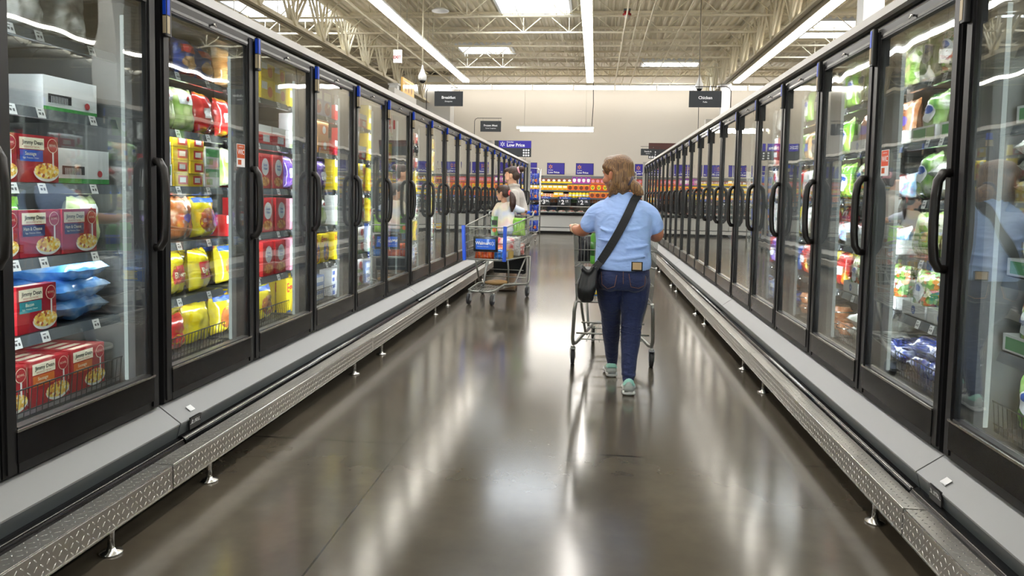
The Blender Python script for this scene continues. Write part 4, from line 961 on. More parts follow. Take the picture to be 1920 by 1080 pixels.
# yellow poster board and metal bin on the Breakfast-side top
b = MB(); b.box(-2.02, -2.0, 7.8, 8.3, 2.281, 2.445, flatm('#e8b860')); f = lambda u, v: (-1.999, 8.05+u*.62, 2.355+v*.6)
for u in (-.2, .0, .2): disc(b, f, u, 0, .04, .08, flatm('#8a4a2a')); 
b.flat(f, -.36, .09, .36, .1, WHT_)
o = b.build('menu_board'); tag(o, 'yellow poster board standing above the freezers beside the white column', 'poster')
b = MB(); b.box(-2.04, -1.98, 7.4, 8.32, 2.131, 2.28, STEELD); tag(b.build('steel_ledge'), 'grey steel ledge under the yellow poster board on the freezer top', 'ledge')

# ------------------------------------------------------------------ end displays at the cross aisle
def wire_rack(x0, x1, y, z0, z1, lab):
    r = empty('wire_rack', lab, 'rack', ((x0+x1)/2, y, 0)); w = (x1-x0)/2
    b = MB(); b.tube([(-w, 0, .0), (-w, 0, z1-.06), (-w+.06, 0, z1), (w-.06, 0, z1), (w, 0, z1-.06), (w, 0, z0+.06), (w-.06, 0, z0), (-w, 0, z0)], .014, CHROME, 8)
    b.tube([(w, .3, 0), (w, .3, z1), (-w, .3, z1), (-w, .3, 0)], .012, CHROME, 8); b.build('frame', r)
    b = MB(); n = int((z1-z0)/.13)
    for q in range(n): z = z0+.06+q*(z1-z0-.1)/n; b.tube([(-w, 0, z), (w, 0, z)], .0035, CHROME, 4); b.tube([(w, 0, z), (w, .3, z)], .0035, CHROME, 4); b.tube([(-w, 0, z), (-w, .3, z)], .0035, CHROME, 4)
    for q in range(1, 5): x = lerp(-w, w, q/5); b.tube([(x, 0, z0), (x, 0, z1)], .003, CHROME, 4)
    b.build('wire_mesh', r)
    b = MB()
    for q in range(4): z = lerp(z0+.02, z1-.35, q/3.2); b.box(-w+.01, w-.01, .02, .28, z-.012, z, SHELFM)
    b.build('shelf', r)
    return r
wire_rack(-1.87, -1.49, 20.62, .26, 1.98, 'tall chrome wire rack of blue bags at the far end of the Breakfast-side row')
CHIPS = [bag(.16, .30, .10, mixmat('blue snack film', [(.34, S_('#0c2ea0')), (.55, S_('#1a4fd6')), (.72, S_('#0a1f70'))], 9, kind='noise', bump=.6, coat=.8), [('d', .5, .35, .25, .14, ORG2)], seed=s).mesh('snack_bag') for s in (2, 5)]
for lv in range(4):
    for q in range(2):
        o = bpy.data.objects.new('snack_bag', CHIPS[q]); COL.objects.link(o); z = lerp(.28, 1.63, lv/3.2); o.location = (-1.77+q*.17, 20.66, z+.004); o.rotation_euler = (0, -.06, -PI/2)
        tag(o, 'royal blue snack bag, %s on the %s shelf of the wire rack' % (['left', 'right'][q] if 0 else ['inner', 'outer'][q], ['lowest', 'second', 'third', 'top'][lv]), 'snack bag')
for x, lab in ((-1.53, 'yellow'),):
    pass
# header boards over the end displays
def header(x0, x1, y, z0, z1, lab, violet):
    b = MB(); b.box(x0, x1, y, y+.03, z0, z1, SIGNG); fn = lambda e: (lambda u, v: (x0+u, y-e, z0+v)); W = x1-x0; H = z1-z0
    if violet:
        b.flat(fn(.002), W*.12, H*.55, W, H, VIOLET); sunburst(b, fn(.004), W*.22, H*.78, H*.15, PAPER); b.text(fn(.004), 'Everyday', W*.34, H*.88, .05, PAPER, 'L'); b.text(fn(.004), 'Low Price', W*.34, H*.64, .12, PAPER, 'L', .03, maxw=W*.55)
    else:
        b.flat(fn(.002), 0, H*.6, W, H, flatm('#4a241e', .5, 0))
    for i in range(3):
        for k in range(3): disc(b, fn(.004), W*((.80 if violet else .04)+i*.065), H*(.1+k*.16), .026, .026, PAPER)
    o = b.build('header_board'); tag(o, lab, 'sign'); return o
header(-2.75, -1.75, 20.7, 2.285, 2.72, 'dark header board with an indigo Low Price panel at the Breakfast-side row end', True)
header(1.38, 2.35, 20.7, 2.285, 2.70, 'dark brown header board with white dots at the Chicken-side row end', False)
# posts and displays under the header boards
def display(x0, x1, y, lab, pal):
    r = empty('end_display', lab, 'shelf unit', ((x0+x1)/2, y, 0)); w = (x1-x0)/2
    b = MB(); b.box(-w, w, .28, .31, 0, 2.24, STEELD); b.box(-w, -w+.03, .0, .28, 0, 2.28, CHROME).box(w-.03, w, .0, .28, 0, 2.28, CHROME); b.build('frame', r)
    b = MB(); 
    for z in (.15, .6, 1.0, 1.4, 1.8): b.box(-w+.03, w-.03, .02, .28, z-.02, z, SHELFM)
    b.build('shelf', r)
    for zi, z in enumerate((.15, .6, 1.0, 1.4, 1.8)):
        x = x0+.05; q = 0
        while x < x1-.2:
            me, nm, ds, ct = BG[pal[(zi+q) % len(pal)] if 0 else pal[zi % len(pal)]]; w_ = max(v.co.y for v in me.vertices)*2
            o = bpy.data.objects.new(nm, me); COL.objects.link(o); o.location = (x+w_/2, y+.06, z+.001); o.rotation_euler = (0, 0, -PI/2)
            tag(o, '%s on the %s shelf of the %s' % (ds, ['lowest', 'second', 'third', 'fourth', 'top'][zi], lab.split(' of ')[0] if 0 else ('Breakfast-side end display' if x0 < 0 else 'Chicken-side end display')), ct, '%s row on %s shelf %s' % (ds, ORD[zi+1], 'B' if x0 < 0 else 'C'))
            x += w_+.006; q += 1
display(-2.75, -1.92, 20.75, 'grey end display of snacks behind the Breakfast-side freezer row', ['o', 'm', 'y', 'p', 'o'])
display(1.45, 2.4, 20.75, 'grey end display of snacks behind the Chicken-side freezer row', ['y', 'r', 'm', 'y', 'o'])
wire_rack(.80, 1.16, 22.4, .2, 2.0, 'chrome wire rack with yellow and violet packs beyond the Chicken-side row')
for lv in range(4):
    for q in range(2):
        me, nm, ds, ct = BG['ymyo'[lv]]; o = bpy.data.objects.new(nm, me); COL.objects.link(o); z = lerp(.22, 1.65, lv/3.2); o.location = (.90+q*.16, 22.44, z+.002); o.rotation_euler = (0, 0, -PI/2)
        tag(o, '%s, %s on the %s shelf of the Chicken-side wire rack' % (ds, ['inner', 'outer'][q], ['lowest', 'second', 'third', 'top'][lv]), ct)
# ------------------------------------------------------------------ shopping carts (local: y forward, origin on the floor between the rear wheels)
CARTM = mat('cart zinc grey', (.30, .30, .27), .38, metal=.7)
CARTB = flatm('#1b56d8'); TYRE = mat('tyre rubber', (.03, .03, .032), .55); HUB = mat('caster grey', (.42, .43, .44), .4, metal=.4)
def wheel(root, x, y, r=.062):
    b = MB(); b.tube([(x, y, r*1.9), (x, y, r*2.3)], .016, CARTM, 8)
    for s in (-1, 1): b.add([(x+s*.019, y-.025, r*2.), (x+s*.019, y+.025, r*2.), (x+s*.019, y+.045, r*.75), (x+s*.019, y+.018, r*.7)], [(0, 1, 2, 3)], HUB); b.box(x+s*.017, x+s*.0205, y-.012, y+.035, r*.75, r*2., HUB)
    b.box(x-.020, x+.020, y-.028, y+.03, r*1.95, r*2.06, HUB); c = b.build('caster', root)
    b = MB(); b.lathe([(.018, -.014), (r*.93, -.014), (r, -.008), (r, .008), (r*.93, .014), (.018, .014)], (x, y+.028, r), TYRE, 18, 'x'); b.build('wheel', c)
    b = MB(); b.lathe([(.02, -.0155), (.022, .0155)], (x, y+.028, r), HUB, 10, 'x'); b.build('hub', c)
def cart(label, loc, rotz, blue_front=False, seat=True):
    root = empty('shopping_cart', label, 'shopping cart', loc, rotz); m = CARTM
    W0, W1 = .300, .25      # half widths rear / front (top)
    w0, w1 = .272, .24      # bottom
    yr, yf = -.17, .84; zr, zf = .995, .88; br, bf = .49, .51; yfb = .82
    # basket rim
    b = MB()
    b.tube([(-W0, yr, zr), (-W1, yf-.03, zf), (-W1+.04, yf, zf), (W1-.04, yf, zf), (W1, yf-.03, zf), (W0, yr, zr)], .0075, m, 8)
    b.tube([(-w0, yr+.03, br), (-w1, yfb, bf), (w1, yfb, bf), (w0, yr+.03, br)], .007, m, 8, closed=True)
    b.tube([(-W0, yr, zr), (W0, yr, zr)], .006, m, 6)
    for t in (.25, .5, .75):
        a = [(-lerp(w0, W0, t), lerp(yr+.03, yr, t), lerp(br, zr, t)), (-lerp(w1, W1, t), lerp(yfb, yf, t), lerp(bf, zf, t)), (lerp(w1, W1, t), lerp(yfb, yf, t), lerp(bf, zf, t)), (lerp(w0, W0, t), lerp(yr+.03, yr, t), lerp(br, zr, t))]
        b.tube(a, .0035 if t != .5 else .005, m, 5); b.tube([a[0], a[3]], .0035, m, 5)
    b.build('basket_rim', root)
    b = MB(); n = 24
    for k in range(n+1):
        t = k/n
        for s in (-1, 1): b.tube([(s*lerp(w0, w1, t), lerp(yr+.03, yfb, t), lerp(br, bf, t)), (s*lerp(W0, W1, t), lerp(yr, yf, t), lerp(zr, zf, t))], .0022, m, 4, caps=False)
    for k in range(13):
        t = k/12
        b.tube([(lerp(-w1, w1, t), yfb, bf), (lerp(-W1, W1, t), yf, zf)], .0022, m, 4, caps=False)
        b.tube([(lerp(-w0, w0, t), yr+.03, br), (lerp(-W0, W0, t), yr, zr)], .0022, m, 4, caps=False)
        b.tube([(lerp(-w0, w0, t), yr+.03, br), (lerp(-w1, w1, t), yfb, bf)], .0022, m, 4, caps=False)
    for k in range(1, 14): t = k/14; b.tube([(-lerp(w0, w1, t), lerp(yr+.03, yfb, t), br), (lerp(w0, w1, t), lerp(yr+.03, yfb, t), br)], .0022, m, 4, caps=False)
    b.build('basket_wire', root)
    # handle
    b = MB(); b.tube([(-.285, yr, zr-.02), (-.29, yr-.05, zr+.03), (-.285, yr-.10, zr+.04), (.285, yr-.10, zr+.04), (.29, yr-.05, zr+.03), (.285, yr, zr-.02)], .011, m, 8); b.build('handle_frame', root)
    b = MB(); b.tube([(-.24, yr-.10, zr+.04), (.24, yr-.10, zr+.04)], .019, CARTB, 12)
    b.box(-.10, .10, yr-.118, yr-.082, zr+.055, zr+.0615, WHITE); b.build('handle_grip', root)
    # child seat
    b = MB()
    for k in range(9): x = lerp(-.22, .22, k/8); b.tube([(x, yr+.05, br+.28), (x, yr+.16, zr-.04)], .0022, m, 4, caps=False); b.tube([(x, yr+.0, br+.27), (x, yr+.19, br+.27)], .0022, m, 4, caps=False)
    b.tube([(-.23, yr+.16, zr-.03), (.23, yr+.16, zr-.03)], .005, m, 6); b.tube([(-.25, yr+.19, br+.27), (.25, yr+.19, br+.27)], .004, m, 6); b.build('child_seat', root)
    # chassis
    b = MB(); R = .0135
    for s in (-1, 1):
        b.tube([(s*.272, yr+.02, br), (s*.282, -.12, .42), (s*.292, -.06, .20), (s*.286, -.035, .16), (s*.27, .03, .155), (s*.16, .55, .20), (s*.15, .90, .165), (s*.10, .97, .16), (0, .975, .16)], R, m, 10)
        b.tube([(s*.235, yr+.06, br-.005), (s*.225, .03, .38), (s*.20, .22, .20), (s*.19, .30, .175)], .010, m, 8)
        b.tube([(s*.20, .56, bf-.01), (s*.195, .50, .36), (s*.18, .46, .21)], .010, m, 8)
    b.tube([(-.268, .0, .235), (.268, .0, .235)], .007, m, 6); b.tube([(-.23, -.02, .32), (.23, -.02, .32)], .006, m, 6)
    b.build('chassis', root)
    b = MB()
    for k in range(11): t = k/10; b.tube([(lerp(-.24, .24, t), .04, .165), (lerp(-.15, .15, t), .93, .168)], .0028, m, 4, caps=False)
    for q in (.1, .35, .6, .85): w = lerp(.24, .15, q); b.tube([(-w, q, .172), (w, q, .172)], .0045, m, 5)
    b.build('lower_tray', root)
    wheel(root, -.29, -.02); wheel(root, .29, -.02); wheel(root, -.14, .90); wheel(root, .14, .90)
    if blue_front:
        for s in (-1, 1):
            b = MB(); b.loft([[(s*lerp(w1, W1, t)+dx, lerp(yfb, yf, t)+dy, lerp(bf, zf, t)+dz) for dx, dy, dz in ((-.017, -.017, 0), (.017, -.017, 0), (.017, .017, 0), (-.017, .017, 0))] for t in (-.04, 1.04)], CARTB, False); b.build('corner_guard', root)
        # sign on the front face; reads from in front
        t = .48; yc = lerp(yfb, yf, t)+.012; zc = lerp(bf, zf, t); th = math.atan2(yf-yfb, zf-bf)
        sb = MB(); fn = lambda e: (lambda u, v: (-u, e+.0, v))
        sb.box(-.145, .145, -.012, .0, -.085, .085, BLACKG); sb.flat(fn(.001), -.118, -.06, .118, .06, flatm('#0f5fd8', .3)); sb.text(fn(.002), 'Walmart', -.03, -.005, .05, PAPER, bold=.03); sb.text(fn(.002), 'Save money. Live better.', -.03, -.032, .014, PAPER, bold=.01, maxw=.15)
        sunburst(sb, fn(.002), .085, .008, .026, PAPER); o = sb.build('sign_panel', root); o.location = (-.02, yc, zc); o.rotation_euler = (-th, 0, 0)
    return root
cA = cart('grey shopping cart with blue handle pushed by the woman in the blue shirt', (.153, 5.66, 0), 0)
import math as _m
a_left = math.atan2(-.165, -.82)   # forward direction of the far cart
cB = cart('grey shopping cart with blue corner guards and a store sign, a girl riding in it', (-1.09, 9.42, 0), PI-.185, True)
MB_ = Matrix.Translation((-1.09, 9.42, 0)) @ Matrix.Rotation(PI-.185, 4, 'Z'); MA_ = Matrix.Translation((.153, 5.66, 0))
def inside(M, b, name, lab, cat, x, y, z, rz=0, rx=0, ry=0):
    o = b.build(name); o.matrix_world = M @ Matrix.Translation((x, y, z)) @ Matrix.Rotation(rz, 4, 'Z') @ Matrix.Rotation(rx, 4, 'X') @ Matrix.Rotation(ry, 4, 'Y'); return tag(o, lab, cat)
ORF = mixmat('orange fruit in net', [(0, S_('#f8601c')), (.5, S_('#ff8430')), (.8, S_('#e04a18'))], 40)
CLR2 = mixmat('clear produce bag', [(.3, S_('#b9bcb8')), (.55, S_('#e9ebe8')), (.75, S_('#8d918c'))], 16, kind='noise', bump=.8, coat=1., rough=.15)
inside(MB_, bag(.24, .16, .14, ORF, seed=3, lie=False), 'orange_bag', 'orange bag of produce at the front corner of the far cart', 'produce bag', .06, .70, .50, PI/2)
inside(MB_, bag(.18, .14, .14, ORF, seed=5), 'orange_bag', 'smaller orange bag beside the blue bag in the far cart', 'produce bag', -.05, .58, .50, PI/2)
inside(MB_, bag(.15, .12, .12, OCEAN, seed=6), 'blue_bag', 'bright blue bag under the store sign in the far cart', 'food bag', -.13, .70, .50, PI/2)
inside(MB_, bag(.26, .16, .12, mixmat('red white bag', [(.34, S_('#d22a38')), (.5, S_('#f0ece8')), (.7, S_('#c8202c'))], 8, kind='noise', bump=.6, coat=.9), seed=7), 'red_bag', 'red and white food bag in the middle of the far cart', 'food bag', -.10, .44, .58, PI/2)
inside(MB_, carton(.22, .11, .16, flatm('#d9b23a'), [('r', .1, .2, .5, .8, flatm('#3a5a2a')), ('r', .6, .2, .9, .8, WHT_)]), 'yellow_box', 'yellow and tan box on the floor of the far cart', 'food box', -.10, .52, .50, PI/2)
inside(MB_, bag(.22, .24, .14, CLR2, seed=8), 'clear_bag', 'clear produce bag near the child seat of the far cart', 'produce bag', -.14, .26, .51, PI/2)
inside(MB_, bag(.20, .15, .12, MEAT, seed=9), 'meat_bag', 'pinkish packed meat beside the clear bag in the far cart', 'food bag', -.15, .08, .51, PI/2)
inside(MB_, carton(.085, .24, .07, flatm('#4f8a2c'), [('r', .1, .55, .9, .8, INK), ('d', .5, .3, .3, .12, ORG2)]), 'green_carton', 'green carton standing behind the girl in the far cart', 'carton', .12, .10, .745, PI/2)
inside(MB_, bag(.17, .22, .09, LIMEF, seed=4), 'lime_bag', 'lime green bag hanging over the seat side of the far cart', 'food bag', -.17, .06, .75, PI/2)
b = MB(); b.rbox(-.22, .20, -.03, .0, 0, .24, .02, mat('black cloth', (.006, .006, .006), .9), axis='y'); inside(MB_, b, 'black_tote', 'flat black tote hanging below the basket of the far cart', 'bag', -.02, -.08, .27)
b = MB(); b.ell((0, 0, .035), (.15, .06, .035), flatm('#a88452'), 14, 8); inside(MB_, b, 'paper_sack', 'tan paper sack lying on the lower tray of the far cart', 'sack', -.04, .45, .175, .3)
# goods in the near cart
GRB = flatm('#5fae3a')
b = MB(); b.lathe([(.045, 0), (.048, .02), (.048, .2), (.03, .24), (.018, .26)], (0, 0, 0), GRB, 16); b.lathe([(.02, .26), (.02, .29)], (0, 0, 0), WHT_, 12); b.lathe([(.0485, .06), (.0485, .16)], (0, 0, 0), flatm('#2f6f2a'), 16)
inside(MA_, b, 'green_bottle', 'tall green bottle standing in the seat of the near cart', 'bottle', -.13, -.10, .765)
b = MB(); b.lathe([(.04, 0), (.042, .02), (.042, .16), (.02, .2)], (0, 0, 0), flatm('#3a8a4a'), 14); b.lathe([(.0422, .05), (.0422, .12)], (0, 0, 0), CARTB, 14)
inside(MA_, b, 'green_bottle', 'short green bottle with a blue label in the near cart', 'bottle', -.03, -.10, .765)
inside(MA_, bag(.16, .20, .12, mat('dark pouch', (.01, .011, .015), .5, bump=.4), seed=2), 'dark_pouch', 'dark pouch at the left end of the near cart seat', 'pouch', -.19, -.04, .765, -PI/2)
inside(MA_, bag(.22, .12, .14, OCEAN, [('r', .2, .2, .8, .8, YEL_)], seed=3), 'blue_bag', 'blue and yellow bag on the floor of the near cart', 'food bag', -.08, .02, .50, -PI/2)
inside(MA_, bag(.17, .16, .12, GRNF, seed=5), 'green_bag', 'pale green bag in the front of the near cart', 'food bag', -.12, .40, .51, -PI/2)
inside(MA_, bag(.2, .2, .14, CLR2, seed=6), 'clear_bag', 'clear white bag on the right of the near cart', 'food bag', .15, .02, .50, -PI/2)
# ------------------------------------------------------------------ people
from mathutils.bvhtree import BVHTree
SKIN = mat('skin warm', srgb('#b9795a'), .5, bump=.03, bscale=60); SKIN2 = mat('skin light', srgb('#d3a184'), .5)
def organic(b, name, parent, m, vox=.008, it=6, group=None):
    me = b.mesh(name+'_cage'); o = bpy.data.objects.new(name, me); COL.objects.link(o)
    r = o.modifiers.new('r', 'REMESH'); r.mode = 'VOXEL'; r.voxel_size = vox; r.use_smooth_shade = True
    s = o.modifiers.new('s', 'SMOOTH'); s.factor = .5; s.iterations = it
    dg = bpy.context.evaluated_depsgraph_get(); m2 = bpy.data.meshes.new_from_object(o.evaluated_get(dg)); bpy.data.objects.remove(o)
    m2.name = name; m2.materials.clear(); m2.materials.append(m)
    for p in m2.polygons: p.use_smooth = True
    o = bpy.data.objects.new(name, m2); COL.objects.link(o)
    if parent: o.parent = parent
    return o
def ring(c, rx, ry, n=20, p=2.3, tilt=0):
    out = []
    for k in range(n):
        t = 2*PI*k/n; a, s = math.cos(t), math.sin(t)
        out.append((c[0]+rx*math.copysign(abs(a)**(2/p), a), c[1]+ry*math.copysign(abs(s)**(2/p), s), c[2]+tilt*s*ry))
    return out
def limb(b, pts, rs, m, n=14, sub=4):
    P = [Vector(p) for p in pts]; out = []; rr = []
    for i in range(len(P)-1):
        p0 = P[max(i-1, 0)]; p1 = P[i]; p2 = P[i+1]; p3 = P[min(i+2, len(P)-1)]
        for k in range(sub):
            t = k/sub; out.append(.5*((2*p1)+(p2-p0)*t+(2*p0-5*p1+4*p2-p3)*t*t+(3*p1-p0-3*p2+p3)*t**3)); q = t*t*(3-2*t); rr.append(lerp(rs[i], rs[i+1], q))
    out.append(P[-1]); rr.append(rs[-1]); b.tube(out, rr, m, n); b.ell(out[0], (rr[0],)*3, m); b.ell(out[-1], (rr[-1],)*3, m)
def head_geo(b, M, s, m):
    """head in its own frame: face towards +y, chin at z=-.115, crown at z=.115"""
    def E(c, r, n=16, k=12):
        t = MB(); t.ell(c, r, m, n, k); b.add([M @ (Vector(v)*s) for v in t.v], t.f, m, True)
    E((0, -.015, .03), (.073, .090, .083)); E((0, .02, -.01), (.060, .068, .075)); E((0, .035, -.065), (.042, .045, .042)); E((0, .062, -.092), (.020, .018, .018))
    E((0, .083, -.018), (.010, .012, .022)); E((0, .088, -.031), (.013, .011, .009)); E((0, .074, -.062), (.022, .010, .011)); E((0, .066, .020), (.05, .022, .022))
    for q in (-1, 1): E((q*.040, .055, -.035), (.024, .026, .024)); E((q*.073, -.005, -.012), (.010, .020, .030), 10, 8); E((q*.078, -.012, .002), (.008, .016, .018), 10, 8)
def face_parts(par, M, s, lipm, browm):
    EW = mat('eye white', (.75, .74, .72), .3); EI = mat('iris dark', (.02, .012, .008), .2)
    for q in (-1, 1):
        t = MB(); t.ell((q*.030, .070, .004), (.0125, .008, .0055), EW, 10, 8); t.ell((q*.031, .0755, .004), (.0058, .0035, .0052), EI, 10, 6)
        b = MB(); 
        for k in range(len(t.f)): pass
        b.v = [tuple(M @ (Vector(v)*s)) for v in t.v]; b.f = t.f; b.m = t.m; b.s = t.s; b.mats = t.mats; b.build('eye', par)
        b = MB(); b.tube([M @ (Vector((q*x, y, z))*s) for x, y, z in ((.014, .086, .024), (.030, .084, .030), (.048, .070, .024))], [.003*s, .004*s, .002*s], browm, 6); b.build('eyebrow', par)
    b = MB(); b.tube([M @ (Vector(p)*s) for p in ((-.022, .080, -.064), (0, .090, -.062), (.022, .080, -.064))], [.0025*s, .0048*s, .0025*s], lipm, 8); b.build('lips', par)
def hand(b, wrist, fdir, palm_n, m, s=1., curl=1.1, side=1, grip=None):
    """palm plus five separate curled fingers; fdir = pointing direction, palm_n = direction the palm faces"""
    f = Vector(fdir).normalized(); pn = Vector(palm_n); pn = (pn-f*pn.dot(f)).normalized(); w = f.cross(pn)*side   # towards the thumb
    W = Vector(wrist)
    rows = []
    for t, hw, th in ((0, .024, .018), (.03, .034, .017), (.065, .040, .015), (.09, .040, .012)):
        c = W+f*t*s; rows.append([c+w*hw*s*math.cos(a)+pn*th*s*math.sin(a) for a in [2*PI*k/12 for k in range(12)]])
    b.loft([[tuple(p) for p in r] for r in rows], m)
    for k, (off, L) in enumerate(((.028, .070), (.010, .080), (-.009, .074), (-.027, .058))):
        p = W+f*.088*s+w*off*s; pts = [p]; a = .25
        for seg, q in ((.45, curl*.8), (.32, curl), (.26, curl*.8)):
            a += q; d = f*math.cos(a-.5)+pn*math.sin(a-.5); pts.append(pts[-1]+d*L*seg*s)
        b.tube(pts, [.0095*s, .009*s, .0085*s, .007*s], m, 8)
        b.ell(pts[-1], (.007*s,)*3, m, 8, 6)
    p = W+f*.03*s+w*.030*s; d1 = (w*.75+f*.6+pn*.35).normalized(); d2 = (f*.75+w*.1+pn*.75).normalized(); d3 = (f*.45-w*.25+pn*.85).normalized()
    q1 = p+d1*.030*s; q2 = q1+d2*.030*s; q3 = q2+d3*.024*s; b.tube([p, q1, q2, q3], [.013*s, .011*s, .010*s, .008*s], m, 8); b.ell(q3, (.008*s,)*3, m, 8, 6)
def bvh_of(o):
    return BVHTree.FromPolygons([o.matrix_basis @ v.co for v in o.data.vertices], [tuple(p.vertices) for p in o.data.polygons])
def ray(bv, p, d):
    h = bv.ray_cast(Vector(p), Vector(d).normalized()); return h[0], h[1]
def ribbon(b, pts, nrm, w, t, m):
    """band of width w lying on a surface; pts with outward normals"""
    n = len(pts); rows = []
    for i in range(n):
        tg = (pts[min(i+1, n-1)]-pts[max(i-1, 0)]).normalized(); N_ = nrm[i]; s = tg.cross(N_).normalized()
        c = pts[i]; rows.append([tuple(c-s*w/2), tuple(c-s*w/2+N_*t), tuple(c+s*w/2+N_*t), tuple(c+s*w/2)])
    return b.loft(rows, m, False)
def shoe(par, heel, fd, L, m_up, m_sole, m_heel, pitch=0., w=.045):
    """trainer: heel point on the ground, fd = toe direction"""
    M = Matrix.Translation(heel) @ Matrix.Rotation(math.atan2(-fd[0], fd[1]), 4, 'Z') @ Matrix.Rotation(pitch, 4, 'X')
    def T(b): c = MB(); c.v = [tuple(M @ Vector(v)) for v in b.v]; c.f, c.m, c.s, c.mats = b.f, b.m, b.s, b.mats; return c
    prof = [(0, .72, 0), (.03, .92, 0), (.3, .86, .002), (.5, .84, .003), (.72, 1.08, .002), (.9, .95, .003), (1., .5, .010)]
    b = MB(); b.loft([[(ww*w*math.copysign(abs(math.cos(a))**.8, math.cos(a)), t*L, z0+.016+.016*math.copysign(abs(math.sin(a))**.7, math.sin(a))) for a in [2*PI*k/16 for k in range(16)]] for t, ww, z0 in prof], m_sole)
    s = T(b).build('shoe', par)
    up = [(.0, .60, .066), (.06, .80, .080), (.16, .84, .086), (.30, .80, .080), (.45, .78, .060), (.62, .86, .046), (.80, .88, .040), (.93, .62, .034), (.985, .3, .028)]
    b = MB(); b.loft([[(ww*w*math.cos(a), t*L, .018+(h-.0)*max(0, math.sin(a))**.7 if math.sin(a) > 0 else .018) for a in [2*PI*k/20 for k in range(20)]] for t, ww, h in up], m_up); T(b).build('shoe_upper', s)
    b = MB(); b.loft([[(ww*w*1.04*math.cos(a), t*L-.0025, max(.062, .02+h*1.03*max(0, math.sin(a))**.7)) for a in [2*PI*k/16 for k in range(16)]] for t, ww, h in up[:4]], m_heel); T(b).build('heel_cap', s)
    b = MB()
    for k in range(4): t = .36+.08*k; b.tube([(-w*.45, t*L, .018+lerp(.072, .045, k/3)), (0, t*L+.004, .018+lerp(.082, .053, k/3)), (w*.45, t*L, .018+lerp(.072, .045, k/3))], .0028, PAPER, 5)
    T(b).build('laces', s)
# ================= woman pushing the near cart
CLOTH = mat('sky blue jersey', srgb('#98b4e6'), .8); 
def cloth(name, col, scale, dist, rough=.85, stretch=(1, 1, 1), var=.12):
    m, N, L = nodes(name); b = N['Principled BSDF']; tc = N.new('ShaderNodeTexCoord'); mp = N.new('ShaderNodeMapping'); mp.inputs['Scale'].default_value = stretch; L.new(tc.outputs['Object'], mp.inputs[0])
    n = N.new('ShaderNodeTexNoise'); n.inputs['Scale'].default_value = scale; n.inputs['Detail'].default_value = 2; n.inputs['Distortion'].default_value = .6; L.new(mp.outputs[0], n.inputs['Vector'])
    bp = N.new('ShaderNodeBump'); bp.inputs['Strength'].default_value = .8; bp.inputs['Distance'].default_value = dist; L.new(n.outputs['Fac'], bp.inputs['Height']); L.new(bp.outputs['Normal'], b.inputs['Normal'])
    n2 = N.new('ShaderNodeTexNoise'); n2.inputs['Scale'].default_value = 260; L.new(tc.outputs['Object'], n2.inputs['Vector'])
    r = ramp(N, [(.3, tuple(c*(1-var) for c in col)), (.7, tuple(min(1, c*(1+var)) for c in col))]); L.new(n2.outputs['Fac'], r.inputs[0]); L.new(r.outputs[0], b.inputs['Base Color'])
    b.inputs['Roughness'].default_value = rough; b.inputs['Sheen Weight'].default_value = .15; MATS[name] = m
    return m
TEE = cloth('pale blue jersey', srgb('#9db9ee'), 9, .02, .85, (1, 1, 1.7), .03)
DENIM = cloth('dark blue denim', srgb('#17234c'), 14, .012, .8, (1, 1, 2.2), .35)
def hairm(name, c1, c2, c3):
    m, N, L = nodes(name); b = N['Principled BSDF']; tc = N.new('ShaderNodeTexCoord'); mp = N.new('ShaderNodeMapping'); mp.inputs['Scale'].default_value = (130, 130, 2.5); L.new(tc.outputs['Object'], mp.inputs[0])
    n = N.new('ShaderNodeTexNoise'); n.inputs['Scale'].default_value = 1.6; n.inputs['Detail'].default_value = 5; L.new(mp.outputs[0], n.inputs['Vector'])
    r = ramp(N, [(.32, c1), (.5, c2), (.68, c3)]); L.new(n.outputs['Fac'], r.inputs[0]); L.new(r.outputs[0], b.inputs['Base Color'])
    bp = N.new('ShaderNodeBump'); bp.inputs['Strength'].default_value = .7; bp.inputs['Distance'].default_value = .004; L.new(n.outputs['Fac'], bp.inputs['Height']); L.new(bp.outputs['Normal'], b.inputs['Normal'])
    b.inputs['Roughness'].default_value = .42; MATS[name] = m; return m
HAIR1 = hairm('brown hair with blond streaks', srgb('#46301d'), srgb('#6b4a2c'), srgb('#94703f')); HAIR2 = hairm('dark brown hair', srgb('#1c0f0b'), srgb('#33201a'), srgb('#5a3a2a'))
W = empty('person', 'person in a pale blue T-shirt and dark jeans walking away behind the near cart', 'person', (.19, 4.97, 0))
def rel(o, root): o.location = -Vector(root.location); return o
cx, cy = .183, 4.95
# body
b = MB(); HM = Matrix.Translation((.133, 4.955, 1.397)) @ Matrix.Rotation(math.radians(56), 4, 'Z') @ Matrix.Rotation(math.radians(-6), 4, 'X')
head_geo(b, HM, 1.0, SKIN)
limb(b, [(cx-.01, cy, 1.20), (.158, 4.945, 1.28), (.138, 4.95, 1.36)], [.062, .050, .050], SKIN)
limb(b, [(.045, cy+.0, 1.165), (-.03, 4.975, 1.09), (-.066, 5.03, 1.035), (-.105, 5.15, 1.022), (-.135, 5.265, 1.03)], [.055, .046, .044, .036, .024], SKIN)
limb(b, [(.315, cy, 1.165), (.378, 4.96, 1.09), (.402, 5.0, 1.015), (.395, 5.14, 1.0), (.372, 5.265, 1.03)], [.055, .046, .044, .038, .025], SKIN)
b.loft([ring((cx, cy, z), rx, ry) for z, rx, ry in ((.78, .14, .11), (1.0, .14, .10), (1.15, .15, .09), (1.22, .12, .07))], SKIN)
